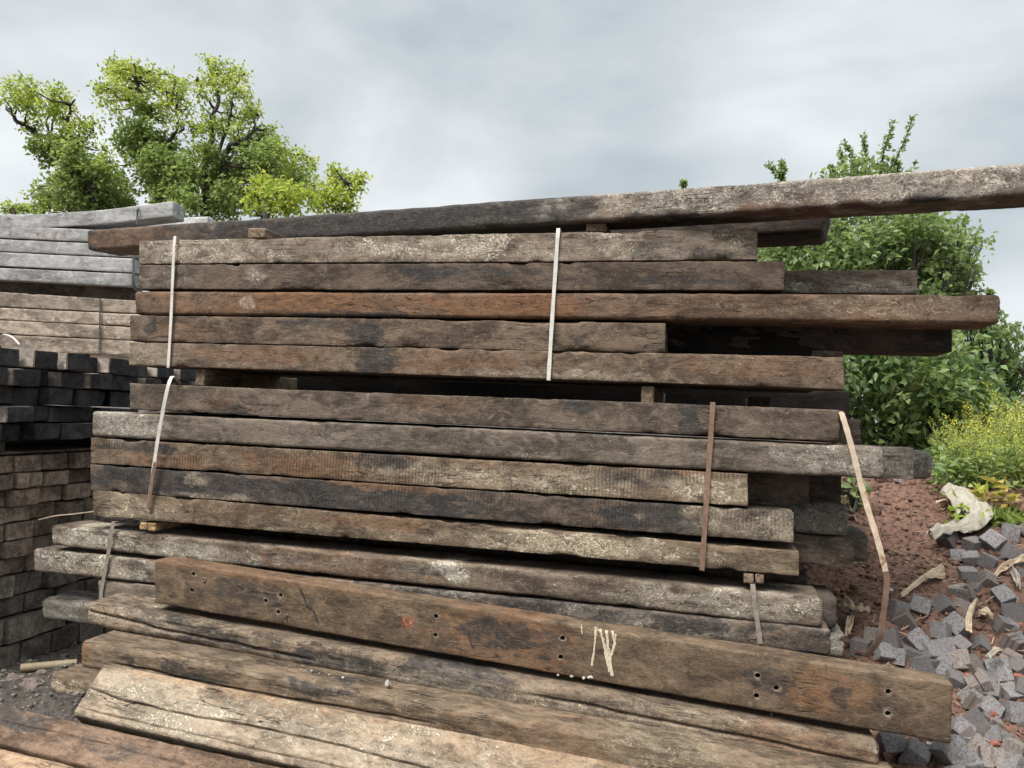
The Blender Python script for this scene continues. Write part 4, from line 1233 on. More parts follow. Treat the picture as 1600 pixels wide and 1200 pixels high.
# (px, py, size_px, grooved, label)
big = [
 (1550, 847, 34, 0, 'big cubic grey sett standing proud at the top of the heap'), (1522, 852, 28, 0, 'grey sett leaning on the left of the big cubic one at the heap top'),
 (1482, 844, 26, 0, 'dark slanted sett resting on the crumpled pale sack'), (1578, 832, 26, 0, 'flat slab-like sett at the top right of the heap'),
 (1596, 829, 26, 1, 'brown grooved sett at the right edge on top of the heap'), (1575, 868, 32, 0, 'tilted dark-sided sett below the big cubic one'),
 (1495, 869, 24, 0, 'light grey sett beside the end of the pale sack'), (1517, 875, 26, 0, 'pale square sett in the middle of the upper cluster'),
 (1542, 876, 26, 0, 'grey sett with worn face right of the pale square one'), (1512, 899, 28, 0, 'sett with rusty underside below the pale square one'),
 (1512, 926, 27, 1, 'brown grooved sett at the foot of the upper column'), (1541, 907, 26, 1, 'grooved brown sett right of the upper column'),
 (1402, 952, 28, 0, 'grey sett with brown side, leftmost of the trio near the loose strap'), (1437, 946, 30, 0, 'clean blue-grey sett standing alone above the trio'),
 (1475, 946, 30, 0, 'dark blue sett half in shade beside the dry stalks'), (1412, 970, 27, 1, 'grooved sett with two ridges near the loose strap'),
 (1470, 985, 30, 0, 'dark grey tilted sett in the centre of the bank'), (1495, 978, 29, 0, 'sett with red soil crumbs on its top'),
 (1567, 932, 27, 0, 'upright dark sett near the right edge among husks'), (1586, 958, 36, 0, 'large sett strewn with soil at the right edge'),
 (1568, 977, 26, 0, 'brownish sett below the large soil-strewn one'), (1365, 994, 22, 1, 'light grooved sett directly left of the loose strap'),
 (1389, 998, 30, 0, 'bright square sett directly right of the loose strap'), (1345, 1012, 28, 0, 'brown-faced sett half buried left of the strap foot'),
 (1378, 1021, 26, 0, 'brown shaded sett under the bright square one'), (1430, 1001, 28, 0, 'dark grey sett standing on its corner'),
 (1450, 1020, 33, 0, 'big pale tilted sett in the middle of the lower heap'), (1478, 1016, 24, 0, 'pale sett with a dark gap under it'),
 (1499, 1010, 28, 0, 'very dark sett at the foot of the pale splint'), (1420, 1026, 27, 0, 'white-topped peaked sett just above the big timber'),
 (1399, 1026, 22, 0, 'narrow pale sett left of the peaked one'), (1441, 1038, 28, 0, 'rosy grey sett touching the edge of the big timber'),
 (1468, 1040, 30, 0, 'flat grey sett right of the rosy one'), (1501, 1036, 31, 1, 'brown grooved sett catching light above the orange stone'),
 (1519, 1046, 25, 1, 'second brown grooved sett above the orange stone'), (1489, 1064, 29, 0, 'blue-grey sett hard by the end of the big timber'),
 (1560, 1050, 38, 0, 'large blue-grey sett with a sharp ridge, right side'), (1592, 1046, 26, 0, 'brown shadowy sett at the right edge, beside the ridged one'),
 (1533, 1074, 34, 1, 'long grooved sett below the orange stone'), (1521, 1092, 29, 0, 'soil-stained sett in the gap right of the big timber'),
 (1543, 1108, 34, 0, 'grey sett lying flat below the grooved one'), (1577, 1084, 31, 0, 'clean pale sett, upper one of a stacked pair'),
 (1583, 1112, 33, 0, 'pale sett, lower one of a stacked pair'), (1599, 1078, 28, 0, 'pale sett cut by the right edge of the picture'),
 (1523, 1132, 42, 0, 'largest sloping sett right of the big timber end'), (1499, 1142, 32, 0, 'white sett wedged against the big timber end'),
 (1394, 1161, 34, 0, 'blue sett under the lower edge of the big timber'), (1429, 1178, 42, 0, 'blue-black square sett below the big timber'),
 (1486, 1176, 42, 0, 'brown-sided sett at the bottom under the timber end'), (1508, 1160, 30, 1, 'grooved pale sett in the bottom row'),
 (1526, 1172, 30, 1, 'grooved rosy sett in the bottom row'), (1515, 1196, 38, 0, 'pale sett cut by the bottom edge of the picture'),
 (1548, 1188, 30, 1, 'grooved grey sett near the bottom right'), (1586, 1172, 36, 1, 'pale grooved sett at the right edge, second from the bottom'),
 (1582, 1198, 36, 0, 'pale sett in the bottom right corner'), (1583, 1005, 28, 1, 'dark grooved sett half buried at the right edge'),
 (1553, 1150, 26, 0, 'small sett lodged between the largest sloping one and the bottom row'), (1450, 1040, 20, 0, 'little sett wedge behind the rosy one'),
]
def put_sett(p, w, spx, gro, label, group=None, sink=.3):
    s = spx*.93/FPX*w
    s = min(max(s, .078), .138)*random.uniform(.9, 1.1)
    me = random.choice(groov if gro else plain)
    o = bpy.data.objects.new('sett', me); COL.objects.link(o)
    o.scale = (s, s, s)
    o.rotation_euler = (random.uniform(-.75, .75), random.uniform(-.75, .75), random.uniform(0, 6.28))
    o.location = (p[0], p[1], p[2]+s*(.5-sink))
    tag(o, label, 'sett', group or 'grey setts tipped on the bank')
    return o
for (px, py, s, g, lab) in big:
    p, w = on_mound(px, py+s*.22)
    put_sett(p, w, s, g, lab)
for i in range(48):                                    # loose filling: half buried ones between and beyond
    t = random.random()
    px = random.uniform(1385, 1720) if i < 22 else random.uniform(1480, 1640); py = random.uniform(900, 1230)
    lim = 1345+max(0, (1010-py))*.9
    if px < lim or (px < 1495 and py > 1020) : continue
    p, w = on_mound(px, py)
    s = random.uniform(20, 30)
    o = put_sett(p, w, s, random.random() < .25, 'dull grey sett half sunk in the red soil between the cleaner ones', 'half buried setts', sink=random.uniform(.55, .85))

# brick bits, stones and scraps on the bank
M_brick = simple_mat('red_brick', (.20, .07, .045), (.30, .12, .085), 16, .9, .6, spots=((.20, .11, .085), 12, .6))
for (px, py, r_, lab) in ((1308, 931, .032, 'red brick bit on the soil next to the stack'), (1419, 918, .018, 'small red brick chip on the bare soil'), (1390, 918, .014, 'tiny brick chip beside the loose strap kink'),
                          (1373, 926, .018, 'brick chip left of the loose strap kink'), (1347, 958, .014, 'pink brick chip near the crumpled husk'), (1511, 1064, .028, 'rounded orange stone between the grooved setts'),
                          (1590, 1063, .028, 'rough red brick lump at the right edge'), (1549, 1122, .026, 'broken red brick wedge beside the flat sett'), (1555, 1170, .030, 'orange brick fragment in the bottom right'),
                          (1563, 1178, .018, 'little orange brick chip beside the orange fragment'), (1593, 981, .02, 'brick chip by the large soil-strewn sett'), (1598, 1128, .018, 'brick crumb at the right edge by the stacked pair')):
    p, w = on_mound(px, py)
    rock('brick_bit', p, r_, M_brick, lab, cat='brick bit', group='broken brick bits', sub=3, flat=.75)
for (px, py, r_, lab) in ((1453, 1166, .016, 'cream stone under the timber end'), (1390, 927, .02, 'flat grey stone right of the loose strap kink'), (1404, 755, .03, 'pale brown stone on the crest of the bank'), (1345, 880, .012, 'white pebble by the small mossy timber end')):
    p, w = on_mound(px, py)
    rock('stone', p, r_, M_peb_pale if 'brown' not in lab else M_pink, lab, group='stones on the bank')

def litter(n, mat):
    L_ = []
    for _ in range(n):
        px, py = random.uniform(1330, 1620), random.uniform(800, 1180)
        if px < 1345+max(0, 960-py)*.4: continue
        p, w_ = on_mound(px, py)
        d = rnd2()*random.uniform(.02, .07)
        L_.append((np.array([p-d, p+[0, 0, .006], p+d+[0, 0, random.uniform(0, .012)]])+[0, 0, .006], random.uniform(.0012, .003), .0008))
    return L_
def rnd2():
    a = random.uniform(0, 6.28)
    return np.array([math.cos(a), math.sin(a), random.uniform(-.1, .2)])
# ---- pale sack, husks, splinters
M_sack = simple_mat('pale_sackcloth', (.27, .24, .19), (.37, .34, .275), 12, .85, .5, bdist=.006, spots=((.34, .26, .18), 6, .62))
M_husk = simple_mat('dry_husk', (.34, .25, .16), (.52, .42, .30), 18, .8, .6, stretch=(1, 1, 4))

def ribbon(path_px, widths, name, mat, label, cat, lift=.02, fold=.02, wrap=.0, group=None, cross=9, thick=.004):
    """A crumpled strip lying on the bank along a path of photo points."""
    C = []
    for (px, py) in path_px:
        p, w = on_mound(px, py)
        C.append([p[0], p[1], float(mound_z(p[0], p[1], False)[0])+.05])
    C = np.array(C)
    n = 14*(len(C)-1)
    tt = np.linspace(0, len(C)-1, n)
    P = np.stack([np.interp(tt, range(len(C)), C[:, k]) for k in range(3)], 1)
    for _ in range(22):
        P[1:-1] = (P[:-2]+P[1:-1]*2+P[2:])/4
    Wd = np.interp(tt, range(len(C)), widths)
    sd = random.random()*60
    V, Fc = [], []
    view = P.mean(0)-CAM; view /= np.linalg.norm(view)
    for i in range(n):
        t = P[min(i+1, n-1)]-P[max(i-1, 0)]; t /= np.linalg.norm(t)
        up = np.array([0, 0, 1.])
        sdir = np.cross(t, np.array([0.25*_F[0]*-1, .25*_F[1]*-1, 1.])); sdir /= np.linalg.norm(sdir)
        for k in range(cross):
            a = k/(cross-1)*2-1
            q = P[i]+sdir*a*Wd[i]/2
            fz = float(fbm(np.array([[i*.07+sd, a*1.3, sd]]), 3)[0])*fold+float(noise3(np.array([[i*.03+sd, a*3.2, 2.2]]))[0])*fold*.9
            q = np.array([q[0], q[1], P[i][2]+(q[2]-P[i][2])*.6+lift+fz+(1-a*a)*wrap])
            V.append(q)
    for i in range(n-1):
        for k in range(cross-1):
            o = i*cross+k
            Fc.append((o, o+1, o+cross+1, o+cross))
    o = mesh_obj(name, V, Fc, mat, smooth=True)
    m = o.modifiers.new('t', 'SOLIDIFY'); m.thickness = thick
    m2 = o.modifiers.new('s', 'SUBSURF'); m2.levels = m2.render_levels = 1
    tag(o, label, cat, group)
    return o

ribbon([(1478, 792), (1498, 797), (1516, 809), (1524, 822), (1512, 838), (1492, 848)], (.17, .21, .21, .19, .15, .08), 'cloth_sack', M_sack, 'pale empty sack draped over the crest of the soil bank, above the setts', 'sack', lift=.035, fold=.03, wrap=.05, cross=15)
ribbon([(1520, 846), (1490, 857), (1470, 866), (1452, 870)], (.06, .075, .07, .06), 'cloth_sack', M_sack, 'crumpled pale cloth tail lying under the upper setts', 'sack', lift=.035, fold=.03, wrap=.035, cross=13)
ribbon([(1318, 963), (1330, 972), (1345, 978), (1358, 976)], (.05, .07, .06, .03), 'husk', M_husk, 'crumpled dry husk by the broken pale timber end', 'husk', lift=.02, fold=.035, wrap=.02, group='dry husks and stalks')
ribbon([(1330, 985), (1326, 998), (1324, 1012)], (.03, .03, .02), 'husk', M_husk, 'narrow husk tail hanging below the crumpled one', 'husk', lift=.015, fold=.02, group='dry husks and stalks')
ribbon([(1408, 937), (1430, 924), (1455, 908), (1472, 898)], (.012, .028, .04, .02), 'husk', M_husk, 'long dry stalk sheath pointing up to the upper setts', 'husk', lift=.02, fold=.02, wrap=.01, group='dry husks and stalks')
ribbon([(1443, 921), (1460, 915), (1476, 905)], (.02, .035, .02), 'husk', M_husk, 'short curled husk right beside the long stalk sheath', 'husk', lift=.02, fold=.03, wrap=.01, group='dry husks and stalks')
ribbon([(1513, 1024), (1512, 1000), (1518, 975), (1526, 955)], (.03, .028, .025, .008), 'husk', M_husk, 'bright pale splint standing up the middle of the heap', 'husk', lift=.02, fold=.012, wrap=.012, group='dry husks and stalks')
ribbon([(1540, 918), (1562, 902), (1585, 893), (1605, 888)], (.01, .025, .03, .02), 'husk', M_husk, 'dry stalk strip along the right side over the soil', 'husk', lift=.02, fold=.02, group='dry husks and stalks')
ribbon([(1580, 902), (1588, 918), (1592, 934)], (.02, .035, .02), 'husk', M_sack, 'torn white scrap at the right edge of the heap', 'scrap', lift=.03, fold=.03, group='scraps on the heap')
ribbon([(1543, 1066), (1555, 1072), (1566, 1070)], (.02, .03, .015), 'husk', M_sack, 'cream shell-like scrap on the long grooved sett', 'scrap', lift=.05, fold=.02, wrap=.02, group='scraps on the heap')
ribbon([(1462, 803), (1478, 800), (1492, 806)], (.015, .03, .02), 'husk', M_husk, 'tan bark scrap under the lip of the pale sack', 'husk', lift=.02, fold=.02, group='dry husks and stalks')
ribbon([(1530, 983), (1542, 980), (1550, 990)], (.02, .03, .01), 'husk', M_husk, 'curled husk by the top of the pale splint', 'husk', lift=.02, fold=.03, group='dry husks and stalks')
M_twig = simple_mat('dry_twig', (.22, .14, .09), (.34, .24, .16), 30, .85, .4)
for (pts, lab) in ((((1418, 848), (1424, 815), (1421, 786)), 'thin tan twig standing upright in the bare soil'), (((1319, 769), (1332, 800), (1340, 816)), 'thin root slanting beside the vine leaves on the bank'),
                   (((1502, 940), (1520, 948), (1540, 940), (1565, 925)), 'dry stalk crossing between the setts'), (((1560, 1062), (1562, 1090), (1564, 1118)), 'pale stalk hanging in front of the stacked pair of setts'),
                   (((1408, 985), (1430, 970), (1450, 962)), 'grey splint lying across the two-ridged sett'), (((1444, 752), (1462, 757), (1475, 768)), 'bent root at the crest under the rounded timber end')):
    ps = []
    for k, (px, py) in enumerate(pts):
        p, w = on_mound(*pts[0 if 'upright' in lab else k])
        q = at_d(px, py, w-.04)
        ps.append(q)
    P = []
    for a_, b_ in zip(ps[:-1], ps[1:]):
        for t in np.linspace(0, 1, 6)[:-1]:
            P.append(a_+(b_-a_)*t+RNG.normal(size=3)*.002)
    P.append(ps[-1])
    tube(P, [.0045-.002*i/len(P) for i in range(len(P))], M_twig, 'twig', lab, 'twig', 'twigs and roots on the bank', n=6)

# ------------------------------------------------------------------ vegetation
def rnd_unit(n):
    v = RNG.normal(size=(n, 3))
    return v/np.linalg.norm(v, axis=1)[:, None]


def leaves_mesh(name, C, D, Ln, Wd, tint, mat, parent=None, droop=.25, upbias=.6):
    """Many small folded leaves: C base points, D growth directions."""
    n = len(C)
    D = D/np.linalg.norm(D, axis=1)[:, None]
    up = np.array([0, 0, 1.])*upbias+rnd_unit(n)*.7
    S = np.cross(D, up); S /= np.linalg.norm(S, axis=1)[:, None]+1e-9
    N = np.cross(S, D)
    Ln, Wd = Ln[:, None], Wd[:, None]
    v0 = C
    v1 = C+D*Ln*.45+S*Wd*.5+N*Wd*.16
    v2 = C+D*Ln-N*Ln*droop
    v3 = C+D*Ln*.45-S*Wd*.5+N*Wd*.16
    V = np.stack([v0, v1, v2, v3], 1).reshape(-1, 3)
    me = bpy.data.meshes.new(name)
    me.vertices.add(4*n); me.vertices.foreach_set('co', V.ravel().astype(np.float32))
    idx = (np.arange(n)*4)[:, None]+np.array([0, 1, 2, 0, 2, 3])
    me.loops.add(6*n); me.loops.foreach_set('vertex_index', idx.ravel().astype(np.int32))
    me.polygons.add(2*n); me.polygons.foreach_set('loop_start', (np.arange(2*n)*3).astype(np.int32))
    me.polygons.foreach_set('loop_total', np.full(2*n, 3, np.int32))
    me.update(); me.validate()
    at = me.attributes.new('tint', 'FLOAT_COLOR', 'POINT')
    t4 = np.repeat(np.stack([tint, RNG.random(n), RNG.random(n), np.ones(n)], 1), 4, 0)
    at.data.foreach_set('color', t4.astype(np.float32).ravel())
    me.materials.append(mat)
    o = bpy.data.objects.new(name, me); COL.objects.link(o)
    if parent: o.parent = parent
    return o


def blob_leaves(blobs, per, twig, nleaf, Ln, Wd, tint_rng, shell=.5):
    """blobs: list of (centre xyz, radius, tint shift). Leaves gather in rosettes at twig tips spread through each blob."""
    C, D, L_, W_, T_ = [], [], [], [], []
    for (c, r, ts) in blobs:
        m = max(3, int(per*r*r))
        dirs = rnd_unit(m)
        rad = r*(shell+(1-shell)*RNG.random(m)**.6)*(1+RNG.normal(size=m)*.28)
        tips = c+dirs*rad[:, None]*np.array([1, 1, .85])
        tt = RNG.uniform(*tint_rng, size=m)+ts
        k = nleaf
        base = np.repeat(tips, k, 0)+RNG.normal(size=(m*k, 3))*twig*.5
        d = np.repeat(dirs, k, 0)*.5+rnd_unit(m*k)*.9+np.array([0, 0, .12])
        C.append(base); D.append(d)
        L_.append(RNG.uniform(Ln*.7, Ln*1.25, m*k)); W_.append(RNG.uniform(Wd*.7, Wd*1.2, m*k))
        T_.append(np.clip(np.repeat(tt, k)+RNG.normal(size=m*k)*.12, 0, 1))
    return [np.concatenate(a) for a in (C, D, L_, W_, T_)]


M_oak = leaf_mat('oak_leaf', (.17, .25, .05), (.31, .39, .08), (.50, .53, .12), .55)
M_ivy = leaf_mat('ivy_leaf', (.18, .25, .085), (.28, .36, .125), (.41, .48, .18), .5, .4)
M_lime = leaf_mat('lime_leaf', (.22, .31, .06), (.37, .45, .08), (.54, .56, .12), .55)
M_bushp = leaf_mat('pale_bush_leaf', (.11, .165, .075), (.19, .265, .115), (.31, .39, .165), .48, .35)
M_bushd = leaf_mat('dark_bush_leaf', (.07, .125, .055), (.135, .21, .085), (.26, .33, .14), .42, .3)
M_weedl = leaf_mat('weed_leaf', (.12, .19, .075), (.22, .30, .12), (.40, .45, .16), .42, .5)
M_flow = leaf_mat('yellow_flower', (.28, .36, .08), (.54, .54, .10), (.78, .68, .08), .38, .6)
M_yleaf = leaf_mat('yellowing_leaf', (.24, .26, .06), (.46, .37, .09), (.52, .36, .14), .4, .5)
M_grass = leaf_mat('grass_blade', (.16, .25, .06), (.28, .37, .10), (.42, .46, .18), .45, .5)
M_bark = simple_mat('tree_bark', (.045, .04, .033), (.09, .08, .068), 22, .9, .8, bdist=.02, stretch=(1, 1, .3))
M_stem = simple_mat('green_stem', (.16, .20, .07), (.25, .28, .11), 40, .7, .2)


def wobble_path(P, n, amp):
    P = np.array(P, float)
    tt = np.linspace(0, len(P)-1, n)
    Q = np.stack([np.interp(tt, range(len(P)), P[:, k]) for k in range(3)], 1)
    for _ in range(3):
        Q[1:-1] = (Q[:-2]+2*Q[1:-1]+Q[2:])/4
    sd = random.random()*99
    Q += np.stack([fbm(np.stack([tt*1.3+sd+i*9, tt*0, tt*0], 1), 3) for i in range(3)], 1)*amp
    return Q


def branches_mesh(lines, mat, name, parent):
    V, Fc = [], []
    n = 8
    for (P, r0, r1) in lines:
        st = len(V)
        for i, p in enumerate(P):
            t = P[min(i+1, len(P)-1)]-P[max(i-1, 0)]; t = t/np.linalg.norm(t)
            a = np.cross(t, (0, 1, 0) if abs(t[1]) < .9 else (1, 0, 0)); a /= np.linalg.norm(a)
            b = np.cross(t, a)
            r = r0+(r1-r0)*i/(len(P)-1)
            for k in range(n):
                an = 2*PI*k/n
                V.append(p+r*(1+.12*math.sin(3*an+i))*(a*math.cos(an)+b*math.sin(an)))
        for i in range(len(P)-1):
            for k in range(n):
                Fc.append((st+i*n+k, st+i*n+(k+1) % n, st+(i+1)*n+(k+1) % n, st+(i+1)*n+k))
        Fc.append(tuple(st+(len(P)-1)*n+k for k in range(n)))
    return mesh_obj(name, V, Fc, mat, parent, smooth=True)


def zp(X, Y, d):                # coordinates of my enlarged view of the left trees
    return at_d(X/2.6667, 80+Y/2.6667, d)

def tree(label, d, limbs, oak, ivy, twigs=(), oakmat=None, jit=.9, group='trees beyond the stacks', per=(560, 620), leafs=(.088, .050)):
    root_px = limbs[0][0][-1]
    base = zp(*root_px, d); base[2] = 0
    root = empty('tree', base); tag(root, label, 'tree', group)
    sc = d/FPX/2.6667
    lines = []
    for (pts, r0, r1) in limbs:
        P = [zp(x, y, d+RNG.normal()*.15) for x, y in pts][::-1]
        if pts is limbs[0][0]:
            P = [np.array([base[0], base[1], -.1])]+P
        lines.append((wobble_path(P, 8*len(P), .05)-base, r0*.8, r1))
    bl = []
    centers = []
    for (X, Y, R) in oak:
        dj = d+random.uniform(-jit, jit)
        bl.append((zp(X, Y, dj)-base, R*sc*random.uniform(.78, 1.0), random.uniform(-.12, .12)+(.1 if Y < 250 else 0)))
    # fine limbs from the nearest thick branch to each clump
    allp = np.concatenate([l[0] for l in lines])
    for (c, r, _) in bl:
        k = np.argmin(((allp-c)**2).sum(1)+np.maximum(0, allp[:, 2]-c[2])**2*4)
        P = wobble_path([allp[k], (allp[k]+c)/2-np.array([0, 0, .05]), c+np.array([0, 0, r*.4])], 10, .04)
        lines.append((P, .024, .008))
        for _ in range(3):
            e = c+rnd_unit(1)[0]*r*.8
            lines.append((wobble_path([c, e], 5, .03), .012, .004))
    branches_mesh(lines, M_bark, 'trunk', root)
    a = blob_leaves(bl, per[0], .13, 8, leafs[0], leafs[1], (.2, .95))
    leaves_mesh('crown', *a, oakmat or M_oak, root)
    if ivy:
        bi = [(zp(X, Y, d+random.uniform(-.6, .6))-base, R*sc*1.05, random.uniform(-.15, .15)) for X, Y, R in ivy]
        a = blob_leaves(bi, per[1], .14, 7, .10, .07, (.05, .8), shell=.3)
        iv = leaves_mesh('ivy', *a, M_ivy, root)
        iv['label'] = 'dark ivy climbing the trunk'
    return root

tree('leaning ivy-clad tree with a lime top, at the far left above the silver timbers', 15.5,
     [([(30, 245), (90, 300), (170, 355), (260, 390), (340, 470), (380, 560), (400, 700)], .13, .03), ([(310, 195), (290, 260), (290, 340), (335, 450)], .07, .012), ([(350, 290), (320, 370), (335, 440)], .05, .012),
      ([(200, 340), (240, 360), (300, 410)], .05, .02)],
     [(60, 150, 42), (110, 160, 48), (20, 200, 18), (70, 215, 42), (150, 180, 52), (230, 180, 48), (270, 205, 38), (120, 235, 42), (200, 235, 48), (250, 265, 48), (300, 250, 18), (110, 320, 25), (160, 300, 38),
      (330, 310, 42), (388, 330, 28), (340, 370, 45), (280, 340, 40), (395, 300, 16), (440, 420, 35), (450, 460, 35), (540, 475, 12), (180, 640, 35), (150, 660, 30), (210, 655, 30), (130, 590, 20), (160, 570, 15)],
     [(150, 405, 28), (190, 400, 45), (250, 390, 50), (300, 430, 55), (220, 445, 45), (350, 460, 55), (300, 510, 55), (400, 510, 50), (260, 560, 55), (350, 560, 65), (200, 590, 42), (180, 640, 36), (375, 600, 48), (395, 640, 45), (345, 640, 45), (460, 540, 62), (510, 600, 55), (420, 600, 75), (300, 620, 60),
      (520, 640, 45), (400, 660, 60)])
tree('tall ivy-clad tree with a bushy round head, left one of the two tallest', 16,
     [([(580, 70), (585, 180), (600, 280), (610, 380), (640, 480), (680, 720)], .14, .03), ([(740, 265), (735, 225), (700, 212), (625, 240), (600, 280)], .08, .02), ([(765, 320), (740, 335), (700, 375), (640, 470)], .07, .02)],
     [(480, 60, 33), (520, 70, 42), (560, 60, 28), (490, 90, 40), (550, 95, 45), (620, 110, 42), (650, 130, 38), (430, 160, 30), (480, 170, 45), (440, 215, 36), (540, 160, 48), (480, 255, 25), (560, 210, 42), (620, 170, 42),
      (730, 130, 30), (770, 150, 32), (720, 180, 42), (690, 170, 36), (760, 200, 38), (700, 230, 34), (775, 245, 26), (740, 300, 36), (690, 300, 32), (645, 250, 36), (410, 150, 18), (715, 105, 18), (620, 85, 22), (470, 85, 22)],
     [(585, 200, 22), (590, 245, 32), (600, 320, 42), (540, 340, 48), (505, 375, 32), (580, 390, 52), (660, 400, 58), (700, 380, 42), (620, 450, 58), (700, 470, 68), (640, 540, 66), (740, 560, 76), (600, 505, 28), (780, 480, 56), (680, 620, 60), (780, 640, 60),
      (560, 425, 35), (530, 435, 22)])
tree('tall airy ivy-clad tree with bare bent limb, right one of the two tallest', 16.4,
     [([(925, 120), (895, 250), (880, 350), (860, 450), (850, 720)], .13, .025), ([(1068, 322), (1000, 375), (940, 410), (935, 480), (890, 580)], .12, .035), ([(840, 230), (880, 265), (885, 330)], .05, .015), ([(975, 160), (965, 230), (950, 330), (900, 440)], .05, .012),
      ([(1080, 265), (1060, 290), (1060, 325)], .03, .01), ([(820, 110), (860, 190), (890, 240)], .035, .01)],
     [(870, 55, 30), (900, 70, 38), (960, 90, 40), (1000, 110, 28), (880, 110, 34), (940, 140, 38), (830, 130, 26), (830, 180, 28), (995, 170, 34), (1030, 190, 24), (900, 180, 32), (960, 215, 26), (1040, 240, 40), (1065, 260, 28), (1010, 290, 40),
      (860, 300, 46), (820, 320, 42), (920, 320, 46), (990, 330, 36), (1110, 330, 32), (820, 400, 40), (950, 260, 32), (1135, 320, 18), (1015, 95, 20), (1220, 440, 32), (1275, 440, 36), (1300, 470, 22), (1220, 490, 42), (1285, 510, 38), (1180, 410, 34)],
     [(870, 420, 46), (900, 480, 52), (850, 540, 58), (930, 540, 58), (1000, 430, 46), (1050, 400, 56), (1090, 430, 56), (1010, 500, 58), (1130, 400, 46), (1150, 480, 56), (1080, 370, 36), (940, 600, 60), (880, 640, 60), (1100, 500, 50), (1000, 600, 60), (960, 660, 55),
      (1200, 520, 45), (1260, 560, 45)])
tree('bright lime green bush in front of the ivy-clad trees, above the long timber', 14.2,
     [([(1120, 560), (1115, 610), (1100, 720)], .14, .03)],
     [(1090, 565, 55), (1130, 550, 45), (1150, 600, 55), (1060, 610, 42), (1200, 600, 46), (1100, 650, 55), (1250, 590, 42), (1310, 560, 26), (1230, 640, 46), (1180, 660, 46), (1290, 610, 35), (1040, 640, 30)], None, oakmat=M_lime, jit=.5, leafs=(.10, .062))
tree('small lime green tree with a short dark stem, standing apart from the taller ones', 15,
     [([(1465, 560), (1460, 620), (1440, 720)], .10, .05)],
     [(1390, 495, 22), (1400, 540, 38), (1370, 570, 34), (1440, 535, 34), (1485, 525, 30), (1522, 550, 18), (1330, 620, 38), (1380, 620, 46), (1430, 600, 40), (1490, 570, 20), (1320, 650, 28), (1470, 640, 26), (1410, 660, 40), (1500, 545, 22), (1380, 480, 12)], None, oakmat=M_lime, jit=.4, leafs=(.10, .062))
tree('distant pale shrub top at the left edge above the silver timbers', 24,
     [([(60, 640), (60, 720)], .08, .05)], [(50, 655, 22), (95, 660, 18), (20, 658, 16), (70, 645, 15), (120, 668, 12)], None, jit=.5, group='shrubs', leafs=(.14, .09), per=(500, 1))


# right-hand shrubs, in photo coordinates
def shrub(label, d, base_px, blobs, sprigs, mat, per, leaf, jit=.45, nleaf=7, trng=(.1, .85), limbs=None, shell=.3, name='shrub'):
    base = at_d(*base_px, d); base[2] = max(0, float(mound_z(base[0], base[1], False)[0])-.05)
    root = empty(name, base); tag(root, label, 'shrub' if name == 'shrub' else 'tree')
    sc = d/FPX
    lines, bl = [], []
    for (X, Y, R) in blobs:
        c = at_d(X, Y, d+random.uniform(-jit, jit))-base
        bl.append((c, R*sc, random.uniform(-.2, .2)))
        mid = np.array([c[0]*.55, c[1]*.55, c[2]*.5])
        P = wobble_path([np.array([random.uniform(-.2, .2), random.uniform(-.2, .2), 0]), mid, c], 14, .06)
        lines.append((P, .015, .005))
        for _ in range(5):
            e = c+rnd_unit(1)[0]*R*sc*.95
            lines.append((wobble_path([P[-4], e], 6, .02), .008, .003))
    C, D, Ln, Wd, Tn = blob_leaves(bl, per, leaf[0]*1.6, nleaf, leaf[0], leaf[1], trng, shell)
    ex = [[], [], [], [], []]
    for pts, r in sprigs:
        P = [at_d(x, y, d+(.1 if i else .25))-base for i, (x, y) in enumerate(pts)]
        Q = wobble_path(P, 22, .012)
        lines.append((Q, .010, .003))
        for i, q in enumerate(Q):
            k = 6 if i > 3 else 4
            t = Q[min(i+1, len(Q)-1)]-Q[max(i-1, 0)]; t = t/np.linalg.norm(t)
            dd = rnd_unit(k)*.9+t*.5
            ex[0].append(q+rnd_unit(k)*r*sc*.35); ex[1].append(dd)
            ex[2].append(RNG.uniform(leaf[0]*.45, leaf[0]*.8, k)); ex[3].append(RNG.uniform(leaf[1]*.4, leaf[1]*.7, k)); ex[4].append(RNG.uniform(*trng, size=k))
    if sprigs:
        C, D, Ln, Wd, Tn = (np.concatenate([a]+b) for a, b in zip((C, D, Ln, Wd, Tn), ex))
    branches_mesh(lines, M_bark, 'trunk' if name == 'tree' else 'branches', root)
    leaves_mesh('crown' if name == 'tree' else 'foliage', C, D, Ln, Wd, Tn, mat, root, droop=.2)
    return root

